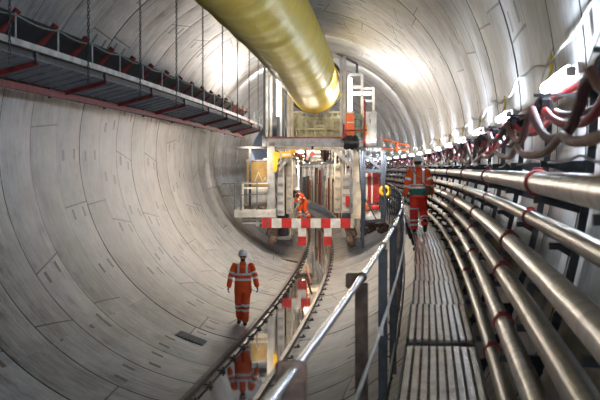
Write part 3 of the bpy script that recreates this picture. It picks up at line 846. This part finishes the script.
bm = B(); add_torus(bm, gp(385,191,-.9), .17, .07, (0,1,0), 20, 8)
o = solo('coiled_hose', bm, M['yellow'], 'yellow coiled hose hung on the right truss post', 'hose', base=Vector((0,0,0))); o.matrix_world = GM
bm = B(); gbox(bm, 363.5,369.5,203.5,210.5,-.5,-.2,.05)
o = solo('orange_bag', bm, M['orange'], 'orange bag at the foot of the upright red hoses', 'bag', base=Vector((0,0,0))); o.matrix_world = GM
bm = B(); gbox(bm, 371.5,379.5,205,210,-.5,-.2,.05)
o = solo('red_box', bm, M['redb'], 'small red box beside the orange bag under the hoses', 'box', base=Vector((0,0,0))); o.matrix_world = GM
bm = B()
for k in range(6): add_sphere(bm, gp(366+k*2.8, 214.5+(k%2), -.3), .17, (1.2,1,.8), 10)
gbox(bm, 364,383,217,219.5,-.6,.4)
o = solo('white_sacks', bm, M['whb'], 'row of white sacks on a low platform under the orange bag', 'sacks', base=Vector((0,0,0))); o.matrix_world = GM; o['kind'] = 'stuff'
bm = B()
for k in range(14): 
    x = 362+random.random()*22; add_box(bm, gp(x, 222+random.random()*9, -.2+random.random()), (.3+.3*random.random(), .3, .16), Matrix.Rotation(random.uniform(-.7,.7),4,'Y'), .03)
o = solo('rubble_heap', bm, M['rust'], 'jumble of brown steel offcuts piled below the right truss', 'rubble', base=Vector((0,0,0))); o.matrix_world = GM; o['kind'] = 'stuff'
bm = B(); gtube(bm, [(382,139),(392,141.5),(410,146)], .04, -2.5); gtube(bm, [(382,149),(400,149.5),(408,150)], .04, -2.5); gtube(bm, [(397,142),(397,151)], .05, -2.5)
o = solo('red_handrail', bm, M['orange'], 'short orange red handrail right of the gantry beyond the truss', 'handrail', base=Vector((0,0,0))); o.matrix_world = GM

# lamps on the gantry
def gl(name, pts, r, m, lab, d):
    t = gthing(name, lab, 'light'); bm = B(); gtube(bm, pts, r, d, 8); part(t, 'tube_lamp', bm, m)
    p0, p1 = pts[0], pts[-1]; bm = B(); ex, ey = (1.0, 0) if p0[0] == p1[0] else (0, -1.2)
    gbar(bm, (p0[0]+ex, p0[1]+ey), (p1[0]+ex, p1[1]+ey), .05, d+.08); part(t, 'housing', bm, M['housing']); return t
gl('gantry_lamp', [(278,79),(278,116)], .055, M['lampc'], 'upright white tube light on gantry upper left frame', .2)
gl('gantry_lamp', [(350.5,78),(350.5,112)], .05, M['lampc'], 'upright white tube light on gantry upper right frame', .1)
gl('gantry_lamp', [(353,93.5),(371,93.5)], .06, M['lampc'], 'level white tube light on gantry upper right', .4)

# interior of the gantry: repeated portal frames
pf = thing('portal_frame', 'x', 'frame', frame(GY+4), 'portal frames inside the gantry')
for s_ in (-1, 1):
    bm = B(); span(bm, s_*1.80-.07, s_*1.80+.07, -.1, .1, .45, 4.6); part(pf, 'leg', bm, M['white'])
bm = B(); span(bm, -1.85, 1.85, -.1, .1, 4.45, 4.65); part(pf, 'cross_beam', bm, M['cream'])
for s_ in (-1, 1):
    bm = B(); add_bar(bm, (s_*1.7,0,3.7), (s_*1.1,0,4.45), .08, .08, Vector((0,1,0))); part(pf, 'knee_brace', bm, M['white'])
bm = B(); add_box(bm, (-.55,0,4.38), (.5,.16,.09)); part(pf, 'lamp', bm, M['lampw'])
pf['label'] = 'pale portal frame inside the gantry, first behind the front'
for k in range(1, 17): copy_tree(pf, frame(GY+4+4.5*k), 'pale portal frame inside the gantry, %s behind the front' % ordinal(k))
for s_, lab in ((-1, 'left'), (1, 'right')):
    rt = thing('side_walkway', 'grey steel side deck running back inside the gantry on the %s' % lab, 'deck', frame(GY+1))
    bm = B(); ps = [P(GY+.6+q*2, s_*1.37, .78) for q in range(40)]
    for a, b_ in zip(ps, ps[1:]): add_bar(bm, a, b_, .62, .09)
    part(rt, 'deck_plate', bm, M['grey'], world=True)
    bm = B()
    for zz in (1.3, 1.8):
        ps = [P(GY+.8+q*2, s_*1.02, zz) for q in range(16)]; add_tube(bm, ps, .022, 6)
    for q in range(16): add_tube(bm, [P(GY+.8+q*2, s_*1.02, .8), P(GY+.8+q*2, s_*1.02, 1.8)], .022, 6)
    if s_ < 0: part(rt, 'railing', bm, M['cream'], world=True)
    else: bm.free()
random.seed(21)
cols = ['white','cream','grey','rust','cream','mid','brown','dark','redp']
for s_, side in ((-1,'left'), (1,'right')):
    n = 0; Y = GY+1.2
    while Y < GY+66:
        wdt = random.uniform(.35,.58); dep = random.uniform(.7,1.7); hgt = random.uniform(1.0, 2.9); mt = random.choice(cols)
        t = thing('equipment_cabinet', '%s equipment cabinet on %s side inside the gantry, %s from the front' % ({'white':'white','cream':'cream','grey':'grey','mid':'dark grey','brown':'mustard','rust':'rusty','dark':'black','redp':'dark red'}[mt], side, ordinal(n)), 'cabinet', frame(Y, s_*1.37, .83), 'equipment cabinets inside the gantry')
        bm = B(); add_box(bm, (0,dep/2,hgt/2), (wdt,dep,hgt), None, .02); part(t, 'body', bm, M[mt])
        bm = B(); add_box(bm, (0,-.02,hgt*.55), (wdt*.8,.03,hgt*.7), None, .008); d = part(t, 'door', bm, M[mt])
        bm = B(); add_box(bm, (wdt*.28,-.05,hgt*.55), (.03,.03,.18)); part(d, 'handle', bm, M['black'])
        bm = B(); add_tube(bm, [(-s_*wdt*.2, dep*.3, hgt), (-s_*wdt*.2, dep*.3, 3.6)], .05, 8); add_tube(bm, [(s_*wdt*.1, dep*.6, hgt), (s_*wdt*.1, dep*.6, 3.6)], .035, 8); part(t, 'riser_pipe', bm, M['white'])
        Y += dep+random.uniform(.3,1.2); n += 1
for k, (lat, zz, r, mt, lb) in enumerate(((-1.25,4.2,.09,'white','white'),(-1.0,4.25,.06,'zinc','silver'),(-.8,4.25,.05,'redp','dark red'),(.7,4.2,.07,'cream','cream'),(1.0,4.2,.10,'white','thick white'),(1.3,4.0,.07,'grey','grey'),(1.35,3.7,.05,'redp','thin red'),(-1.35,3.8,.06,'cream','slim cream'))):
    bm = B(); add_tube(bm, [P(GY+.5+q*2.5, lat, zz) for q in range(29)], r, 10)
    solo('overhead_pipe', bm, M[mt], '%s pipe running back under the gantry roof, %s from the left' % (lb, ordinal([0,1,2,3,4,5,6,7][k])), 'pipe', 'pipes under the gantry roof')
for k in range(26):
    x = random.choice((random.uniform(299,311), random.uniform(320,338))); L_ = random.uniform(4,12)
    bm = B(); gtube(bm, [(x,150),(x+.6,150+L_*.6),(x+.1,151+L_)], random.uniform(.05,.11), random.uniform(1.5,6))
    o = solo('dangling_cable', bm, M[random.choice(('black','hosed','blue','mid'))], 'dark cable loop dangling below the gantry roof, %s of several' % ordinal(k), 'cable', 'cables dangling under the gantry roof', base=Vector((0,0,0))); o.matrix_world = GM
# front inner stands each side
for (x0,x1,y0,y1,d0,d1,mt,nm,lab) in (
    (277,284,172,216,.6,1.3,'white','pump_stand','white pump stand just behind the left gantry leg'),
    (286,292,160,214,1.0,2.0,'cream','pump_stand','taller cream pump stand second behind the left gantry leg'),
    (342,350,175,216,.5,1.4,'white','valve_stand','white valve stand beside the right gantry leg'),
    (345.5,349.5,196,206,.3,.48,'redb','fire_box','small dark red box on the white valve stand'),
    (334,341,164,213,1.5,2.6,'cream','valve_stand','tall cream valve stand left of the white one')):
    t = gthing(nm, lab, 'stand' if 'stand' in nm else 'box'); bm = B(); gbox(bm, x0, x1, y0, y1, d0, d1, .02); part(t, 'body', bm, M[mt])
    if 'stand' in nm:
        bm = B()
        for q in range(5): yq = y0+4+(y1-y0-8)*q/4; gbox(bm, x0+1, x1-1, yq-1.6, yq+1.2, d0-.05, d0, .01)
        part(t, 'front_fitting', bm, M['grey'])
        bm = B(); gtube(bm, [(x0+1.5,y0),(x0+1.5,151)], .05, d0+.2); gtube(bm, [(x1-1.5,y0),(x1-1.5,151)], .04, d0+.3); part(t, 'riser_pipe', bm, M['white'])
# orange hose on the track bed
bm = B(); add_tube(bm, [P(38+q*.8, .25-.06*q, .0+.01*math.sin(q)) for q in range(9)], .035, 8)
solo('orange_hose', bm, M['orange'], 'short orange hose lying between the rails in front of barrier', 'hose')

# ================================================================ people
def ell_loft(bm, secs, seg=20):
    """secs: (centre, half width, half depth, yaw) horizontal ellipses"""
    rings = []
    for c, rx, ry in secs:
        rings.append([bm.verts.new(Vector(c)+Vector((rx*math.cos(2*PI*k/seg), ry*math.sin(2*PI*k/seg), 0))) for k in range(seg)])
    for a, b_ in zip(rings, rings[1:]):
        for k in range(seg): bm.faces.new((a[k], a[(k+1)%seg], b_[(k+1)%seg], b_[k]))
    bm.faces.new(rings[0]); bm.faces.new(rings[-1])
def limb(bm, pts, rs, seg=14):
    # smooth tapering tube with rounded joints
    pts = [Vector(p) for p in pts]; P_, R_ = [], []
    for i in range(len(pts)-1):
        for q in range(5): t = q/5; P_.append(pts[i].lerp(pts[i+1], t)); R_.append(rs[i]+(rs[i+1]-rs[i])*t)
    P_.append(pts[-1]); R_.append(rs[-1]); add_tube(bm, P_, R_, seg, up=Vector((0,1,0)))
    for p, r in zip(pts, rs): add_sphere(bm, p, r*.99, seg=12)
def fuse(name, bm, mats, root, voxel, paint=None, smooth_it=6):
    """voxel-union the lofts into one continuous skin, then give each face the material of what it is"""
    bmesh.ops.recalc_face_normals(bm, faces=bm.faces)
    me = bpy.data.meshes.new('tmp'); bm.to_mesh(me); bm.free()
    o = bpy.data.objects.new('tmp', me); COL.objects.link(o)
    md = o.modifiers.new('r', 'REMESH'); md.mode = 'VOXEL'; md.voxel_size = voxel
    ms = o.modifiers.new('s', 'SMOOTH'); ms.iterations = smooth_it; ms.factor = .5
    dg = bpy.context.evaluated_depsgraph_get(); dg.update()
    m2 = bpy.data.meshes.new_from_object(o.evaluated_get(dg)); m2.name = name
    bpy.data.objects.remove(o)
    m2.materials.clear()
    for m in mats: m2.materials.append(m)
    for p in m2.polygons:
        p.use_smooth = True
        if paint: p.material_index = paint(p.center)
    q = bpy.data.objects.new(name, m2); COL.objects.link(q); q.parent = root; return q
def seg_t(p, a, b_):
    a, b_ = Vector(a), Vector(b_); d = b_-a; t = (p-a).dot(d)/d.length_squared
    return t, (p-(a+d*min(1,max(0,t)))).length
def hand(bm, wrist, d, side, inward):
    """palm, four bent fingers and a thumb; d = down the forearm, inward = palm normal"""
    w = Vector(wrist); d = Vector(d).normalized(); n = Vector(inward).normalized(); f = d.cross(n).normalized()
    if f.y > 0 and side[1] < 0 or f.y < 0 and side[1] > 0: f = -f      # f points to the thumb side
    for k in range(5): add_sphere(bm, w+d*(.02+.018*k)+f*0, .024, (.75,1.35,1) if abs(n.x) > .5 else (1,1,1), 10)
    for k, L_ in enumerate((.072,.082,.076,.060)):
        b0 = w+d*.085+f*(.031-.0205*k); b1 = b0+d*L_*.5+n*.006; b2 = b1+d*L_*.3+n*.020; b3 = b2+d*L_*.15+n*.022
        limb(bm, [b0-d*.03, b0, b1, b2, b3], [.0105,.0105,.0095,.0085,.0075], 8)
    t0 = w+d*.03+f*.022; limb(bm, [t0, t0+d*.03+f*.024+n*.006, t0+d*.058+f*.028+n*.018], [.014,.012,.0095], 8)

def person(M0, lab, J, mats, facing=-1, extras=None):
    """J: joints in local metres; facing -1 looks towards -y (the camera), +1 away"""
    root = thing('person', lab, 'person', M0)
    fy = facing
    hd = Vector(J['head']); nk = Vector(J['neck']); sh = [Vector(J['shL']), Vector(J['shR'])]; pv = Vector(J['pelvis']); chst = Vector(J['chest'])
    el = [Vector(J['elL']), Vector(J['elR'])]; wr = [Vector(J['wrL']), Vector(J['wrR'])]
    hp = [Vector(J['hpL']), Vector(J['hpR'])]; kn = [Vector(J['knL']), Vector(J['knR'])]; an = [Vector(J['anL']), Vector(J['anR'])]
    # ---- body
    bm = B()
    add_sphere(bm, hd+Vector((0,0,.01)), .098, (.80,.98,1.12), 20)
    add_sphere(bm, hd+Vector((0,fy*.028,-.065)), .062, (.90,1.0,.85), 16)            # jaw
    limb(bm, [hd+Vector((0,fy*.092,.015)), hd+Vector((0,fy*.118,-.022))], [.009,.015], 8)  # nose
    for s_ in (-1,1): add_sphere(bm, hd+Vector((s_*.080,-fy*.005,-.005)), .026, (.35,.8,1.15), 10)   # ears
    add_sphere(bm, hd+Vector((0,fy*.088,-.058)), .022, (1.2,.4,.45), 10)             # lips
    add_sphere(bm, hd+Vector((0,fy*.075,-.09)), .022, (1,.7,.8), 10)                 # chin
    for s_ in (-1,1): add_sphere(bm, hd+Vector((s_*.032,fy*.084,.040)), .018, (1.5,.5,.45), 8)       # brow
    limb(bm, [hd-Vector((0,0,.06)), nk-Vector((0,0,.03))], [.055,.060])
    ell_loft(bm, [(pv-Vector((0,0,.06)), .13,.09),(pv, .15,.10),(pv.lerp(chst,.5), .13,.09),(chst,.155,.10),(nk-Vector((0,0,.05)),.12,.07),(nk,.06,.055)])
    for i in (0,1):
        limb(bm, [sh[i], el[i], wr[i]], [.050,.038,.027]); limb(bm, [hp[i], kn[i], an[i]], [.075,.052,.038])
        d = wr[i]-el[i]; hand(bm, wr[i], d, (0, fy), (1 if i == 0 else -1, 0, 0))
        limb(bm, [an[i]-Vector((0,0,.03)), Vector(J['toe'][i])], [.036,.030])
    def pbody(c):
        for i in (0,1):
            if (c-wr[i]).length < .24 and seg_t(c, el[i], wr[i])[0] > .92: return 1
        if (c-(hd+Vector((0,-fy*.03,.0)))).length < .135 and ((c-hd).y*fy < .02) and c.z > hd.z-.055 and abs(c.x-hd.x) < .079: return 2
        return 0
    fuse('body', bm, [M['skin'], mats['glove'], M['hair']], root, .0075, pbody, 3)
    # eyes
    if fy < 0:
        for s_ in (-1,1):
            bm = B(); add_sphere(bm, hd+Vector((s_*.032,fy*.083,.020)), .013, seg=10); part(root, 'eye', bm, M['whb'])
            bm = B(); add_sphere(bm, hd+Vector((s_*.032,fy*.094,.020)), .0055, seg=8); part(root, 'iris', bm, M['shade_'])
        bm = B()
        for s_ in (-1,1): add_box(bm, hd+Vector((s_*.034,fy*.108,.018)), (.056,.006,.036), None, .002)
        add_box(bm, hd+Vector((0,fy*.108,.024)), (.02,.006,.006))
        for s_ in (-1,1): add_bar(bm, hd+Vector((s_*.064,fy*.106,.022)), hd+Vector((s_*.088,fy*.01,.022)), .005, .007)
        part(root, 'safety_glasses', bm, M['shade_'])
        bm = B(); add_sphere(bm, hd+Vector((0,fy*.100,-.060)), .018, (1.2,.3,.25), 10); part(root, 'mouth', bm, M['strap'])
        bm = B(); add_sphere(bm, hd+Vector((0,fy*.042,-.082)), .060, (.96,.92,.62), 14); part(root, 'beard', bm, M['hair'])
    # ---- jacket
    bm = B(); hem = J.get('hem', -.13)
    ell_loft(bm, [(pv+Vector((0,0,hem)), .215,.155),(pv+Vector((0,0,hem+.09)), .212,.15),(pv.lerp(chst,.45), .20,.14),(chst, .222,.148),(chst+Vector((0,0,.10)), .215,.135),(nk-Vector((0,0,.055)),.15,.09),(nk-Vector((0,0,.0)),.075,.070),(nk+Vector((0,0,.035)),.068,.066)])
    for i in (0,1):
        limb(bm, [sh[i]+Vector((0,0,-.005)), el[i], wr[i]-(wr[i]-el[i])*.06], [.080,.073,.060])
    sgn = [-1, 1]
    def pj(c):
        for i in (0,1):
            t, dd = seg_t(c, sh[i], el[i]); t2, d2 = seg_t(c, el[i], wr[i])
            out = abs(c.x) > abs(sh[i].x)-.015
            if out and dd < .10 and dd <= d2 and .52 < t < .72: return 1
            if d2 < .09 and d2 < dd and .12 < t2 < .34: return 1
        x = c.x - chst.x*.0; on_t = abs(x) < .225
        if on_t:
            z = c.z
            for b0, b1 in J['bands']:
                if b0 < z < b1: return 1
            if z >= J['bands'][0][0] and .075 < abs(x-nk.x) < .125 and z > J['bands'][-1][0]: return 1
            if 'teal' in J and J['teal'][0] < z < J['teal'][1]: return 2
            if z < J['teal'][0] if 'teal' in J else False: return 3
        if c.z > nk.z-.01 and abs(x-nk.x) < .08: return 4
        return 0
    fuse('jacket', bm, [mats['jacket'], M['tape'], M['teal'], mats['trousers'], mats['collar']], root, .0085, pj, 4)
    # ---- trousers
    bm = B()
    ell_loft(bm, [(pv+Vector((0,0,-.13)), .165,.125),(pv+Vector((0,0,-.02)), .17,.125),(pv+Vector((0,0,.10)), .155,.115)])
    for i in (0,1):
        limb(bm, [hp[i], kn[i], an[i]+(kn[i]-an[i])*.08], [.118,.096,.088])
    def pt(c):
        ts = [(seg_t(c, kn[i], an[i]), i) for i in (0,1)]
        (t, dd), i = min(ts, key=lambda q: q[0][1])
        if dd < .13:
            for a_, b__ in J['legbands']:
                if a_ < t < b__: return 1
        return 0
    fuse('trousers', bm, [mats['trousers'], M['tape']], root, .0085, pt, 4)
    # ---- boots
    for i in (0,1):
        bm = B(); a_ = an[i]; t_ = Vector(J['toe'][i]); hl = Vector(J['heel'][i])
        limb(bm, [a_+Vector((0,0,.07)), a_-Vector((0,0,.01))], [.060,.056]); limb(bm, [hl, hl.lerp(t_,.5), t_], [.046,.050,.046])
        add_sphere(bm, a_.lerp(hl.lerp(t_,.35), .6), .052, seg=12)
        fuse('boot', bm, [mats['boot']], root, .008, None, 3)
    # ---- helmet
    hm = None
    bm = B(); c = hd+Vector((0,0,.055)); n = 24
    prof = [(0,.112),(.055,.104),(.092,.074),(.112,.030),(.118,-.008),(.118,-.02)]
    rg = []
    for r_, z_ in prof[1:]:
        rg.append([bm.verts.new(c+Vector((r_*.94*math.cos(2*PI*k/n), r_*1.12*math.sin(2*PI*k/n), z_))) for k in range(n)])
    rim = [bm.verts.new(c+Vector((.126*math.cos(2*PI*k/n), (.140+(.045 if fy*math.sin(2*PI*k/n) > .3 else 0)*abs(math.sin(2*PI*k/n)))*math.sin(2*PI*k/n), -.028))) for k in range(n)]
    top = bm.verts.new(c+Vector((0,0,.112)))
    for k in range(n):
        bm.faces.new((top, rg[0][k], rg[0][(k+1)%n]))
        for a_, b__ in zip(rg+[], rg[1:]+[rim]): bm.faces.new((a_[k], b__[k], b__[(k+1)%n], a_[(k+1)%n]))
    hmo = part(root, 'helmet', bm, mats['helmet'], smooth=60)
    sd = hmo.modifiers.new('thick', 'SOLIDIFY'); sd.thickness = .004; sd.offset = -1
    bm = B(); add_tube(bm, [c+Vector((0,-.10,.075)), c+Vector((0,-.05,.112)), c+Vector((0,.05,.112)), c+Vector((0,.10,.075))], .010, 8); part(hmo, 'helmet_ridge', bm, mats['helmet'])
    if extras: extras(root)
    return root

# worker walking on the invert, facing the camera
Yw = 28.9
a, law = on_invert(243, 325)
W1 = Matrix.Translation(a+Vector((0,0,.0))) @ Matrix.Rotation(-.03, 4, 'Z')
J1 = dict(head=(.0,-.02,1.655), neck=(0,0,1.50), chest=(0,0,1.30), pelvis=(0,0,.98), shL=(-.20,0,1.43), shR=(.20,0,1.43),
          elL=(-.29,.03,1.17), elR=(.29,.0,1.18), wrL=(-.335,-.05,.94), wrR=(.34,-.06,.95),
          hpL=(-.09,0,.92), hpR=(.09,0,.92), knL=(-.105,.0,.51), knR=(.07,-.10,.52), anL=(-.09,.16,.17), anR=(.055,-.03,.10),
          toe=[(-.10,.03,.065),(.06,-.20,.05)], heel=[(-.09,.20,.12),(.055,.02,.05)],
          bands=[(1.075,1.125),(1.20,1.25)], legbands=[(-.02,.13),(.28,.42)], hem=-.20)
def scaled(J, k):
    o = {}
    for key, v in J.items():
        if isinstance(v, tuple) and len(v) == 3: o[key] = tuple(q*k for q in v)
        elif key in ('toe','heel'): o[key] = [tuple(q*k for q in w_) for w_ in v]
        elif key == 'bands': o[key] = [(p*k, q*k) for p, q in v]
        elif key == 'teal': o[key] = (v[0]*k, v[1]*k)
        else: o[key] = v
    return o
person(W1, 'person in soiled orange hi-vis suit and grey helmet walking toward camera beside the rail', J1,
       dict(jacket=M['suit'], trousers=M['suitd'], collar=M['suitd'], glove=M['glove'], boot=M['bootb'], helmet=M['helmg']), -1)

# worker walking away along the walkway
sY = 27.7
W2 = Matrix.Translation(Vector(((418.5-300)*sY/F, sY, ZW+.005)))
J2 = dict(head=(-.01,.03,1.63), neck=(0,0,1.48), chest=(0,0,1.28), pelvis=(0,0,.96), shL=(-.195,0,1.41), shR=(.195,0,1.41),
          elL=(-.27,-.02,1.14), elR=(.28,-.03,1.15), wrL=(-.30,.03,.90), wrR=(.31,.03,.92),
          hpL=(-.095,0,.90), hpR=(.095,0,.90), knL=(-.10,.06,.50), knR=(.11,.03,.50), anL=(-.10,.02,.10), anR=(.12,-.26,.21),
          toe=[(-.11,.17,.05),(.13,-.17,.06)], heel=[(-.10,-.03,.05),(.125,-.28,.17)],
          bands=[(1.02,1.065),(1.10,1.115)], legbands=[(-.22,-.08),(.50,.60),(.74,.86)], hem=-.16, teal=(.87,1.02))
def x2(root):
    bm = B(); add_tube(bm, [(-.14,.0,1.50),(-.10,-.12,1.40),(.02,-.165,1.22),(.17,-.13,1.05),(.22,-.05,.99)], .014, 8)
    part(root, 'shoulder_strap', bm, M['strap'])
person(W2, 'person in red orange hi-vis suit and white helmet walking away on the walkway', J2,
       dict(jacket=M['suit'], trousers=M['suitr'], collar=M['suitr'], glove=M['strap'], boot=M['boot'], helmet=M['helm']), 1, x2)
bm = B(); c = Vector(((427.5-300)*sY/F, sY-.06, ZW+.98)); add_box(bm, c, (.15,.12,.22), None, .03)
solo('shoulder_bag', bm, M['strap'], 'small brown bag hanging at right hip of the worker on the walkway', 'bag')

# worker stooping inside the gantry
d3 = 8.5; Y3 = GY+d3; X3 = (303.5-300)*Y3/F; z3 = CZ-(219.5-HOR)*Y3/F
W3 = Matrix.Translation(Vector((X3, Y3, z3))) @ Matrix.Rotation(-1.15, 4, 'Z')
J3 = dict(head=(.0,-.33,1.38), neck=(0,-.25,1.26), chest=(0,-.14,1.10), pelvis=(0,.08,.86), shL=(-.18,-.20,1.20), shR=(.18,-.20,1.20),
          elL=(-.24,-.34,.96), elR=(.24,-.32,.96), wrL=(-.20,-.52,.86), wrR=(.20,-.52,.88),
          hpL=(-.09,.06,.80), hpR=(.09,.06,.80), knL=(-.12,-.16,.46), knR=(.12,.02,.45), anL=(-.12,-.10,.10), anR=(.12,.26,.12),
          toe=[(-.12,-.26,.05),(.12,.12,.05)], heel=[(-.12,-.05,.05),(.12,.30,.07)],
          bands=[(1.0,1.04)], legbands=[(.2,.35),(.55,.7)], hem=-.08)
person(W3, 'person in orange hi-vis suit stooping inside the gantry behind barrier board', J3,
       dict(jacket=M['suit'], trousers=M['suit'], collar=M['suit'], glove=M['glove'], boot=M['boot'], helmet=M['helm']), -1)
bm = B(); a = Vector((X3, Y3, z3-.04)); add_box(bm, a, (.9, 2.2, .07), None, .01)
for q in (-.45, .45):
    for w_ in (-.9, .9): add_box(bm, a+Vector((q, w_, -(z3-.04-.1)/2)), (.08,.08,z3-.08))
solo('step_platform', bm, M['grey'], 'low grey platform between the rails where the stooping worker stands', 'platform')

# ================================================================ lights, world, camera
def area(name, loc, target, sx, sy, power, col):
    l = bpy.data.lights.new(name, 'AREA'); l.shape = 'RECTANGLE'; l.size = sx; l.size_y = sy; l.energy = power; l.color = col
    o = bpy.data.objects.new(name, l); COL.objects.link(o); o.location = loc
    o.rotation_euler = (Vector(target)-Vector(loc)).to_track_quat('-Z', 'Y').to_euler(); return o
# floodlights of the gantry, on its top front and over the roof
area('gantry_flood_light', GM @ Vector((-2.1,-.3,6.2)), GM @ Vector((-3.0,-14,5.5)), .5, .3, 60, (1,.95,.88))
area('gantry_flood_light', GM @ Vector((1.6,-.3,5.9)), GM @ Vector((1.0,-14,5.5)), .5, .3, 45, (1,.95,.88))
area('gantry_flood_light', GM @ Vector((1.9,1.8,6.6)), GM @ Vector((2.6,14,7.2)), .6, .4, 170, (1,.96,.9))
area('gantry_flood_light', GM @ Vector((-1.9,.8,7.2)), GM @ Vector((-2.6,12,7.6)), .6, .4, 170, (1,.96,.9))
for q in range(13):
    area('gantry_work_light', P(GY+1.2+5.6*q, 0, 4.4), P(GY+3.8+5.6*q, 0, 1.5), 1.6, .4, 75, (1,.80,.58))
area('gantry_work_light', P(GY+74, 0, 4.6), P(GY+84, 0, 3.0), 1.5, .6, 1200, (1,.80,.60))
area('gantry_under_light', GM @ Vector((0,-.6,4.4)), GM @ Vector((0,-6,0)), 1.5, .3, 90, (1,.86,.68))
area('added_crown_fill', P(41.5, 1.3, 6.9), P(49, .2, 3.0), .6, .3, 140, (1,.90,.78))  # added fill that brightens the gantry front
area('added_crown_fill', P(41.5, -1.5, 6.9), P(49, -1.6, 3.0), .6, .3, 170, (1,.90,.78))  # second added fill for the gantry front
for yy in (-6, -16): area('added_rear_fill', P(yy, -.6, 7.2), P(yy+26, -.8, 1.0), .8, .4, 430, (.80,.90,1))  # unseen fills added behind the camera to brighten the workers' fronts
area('added_platform_fill', GM @ Vector((-2.6,-.9,4.5)), GM @ Vector((-2.5,.6,2.4)), .5, .1, 60, (1,.85,.65))  # fill added to brighten the tank and panel box
area('added_platform_fill', GM @ Vector((2.5,-1.6,4.3)), GM @ Vector((2.4,.3,2.0)), .5, .1, 60, (1,.92,.85))  # matching added fill for the right side

w = bpy.data.worlds.new('World'); SC.world = w; w.use_nodes = True
w.node_tree.nodes['Background'].inputs['Color'].default_value = (.75,.82,1.0,1); w.node_tree.nodes['Background'].inputs['Strength'].default_value = .6
cam = bpy.data.cameras.new('camera'); co = bpy.data.objects.new('camera', cam); COL.objects.link(co)
co.location = (0, 0, CZ); co.rotation_euler = (PI/2, 0, 0)
cam.sensor_width = 36; cam.lens = 36*F/600; cam.shift_y = -(200-HOR)/600; cam.clip_start = .1; cam.clip_end = 400
cam.dof.use_dof = True; cam.dof.focus_distance = 29; cam.dof.aperture_fstop = 6.3
SC.camera = co
SC.view_settings.view_transform = 'Standard'; SC.view_settings.look = 'None'; SC.view_settings.gamma = 1; SC.view_settings.use_curve_mapping = False
SC.view_settings.exposure = 0.22
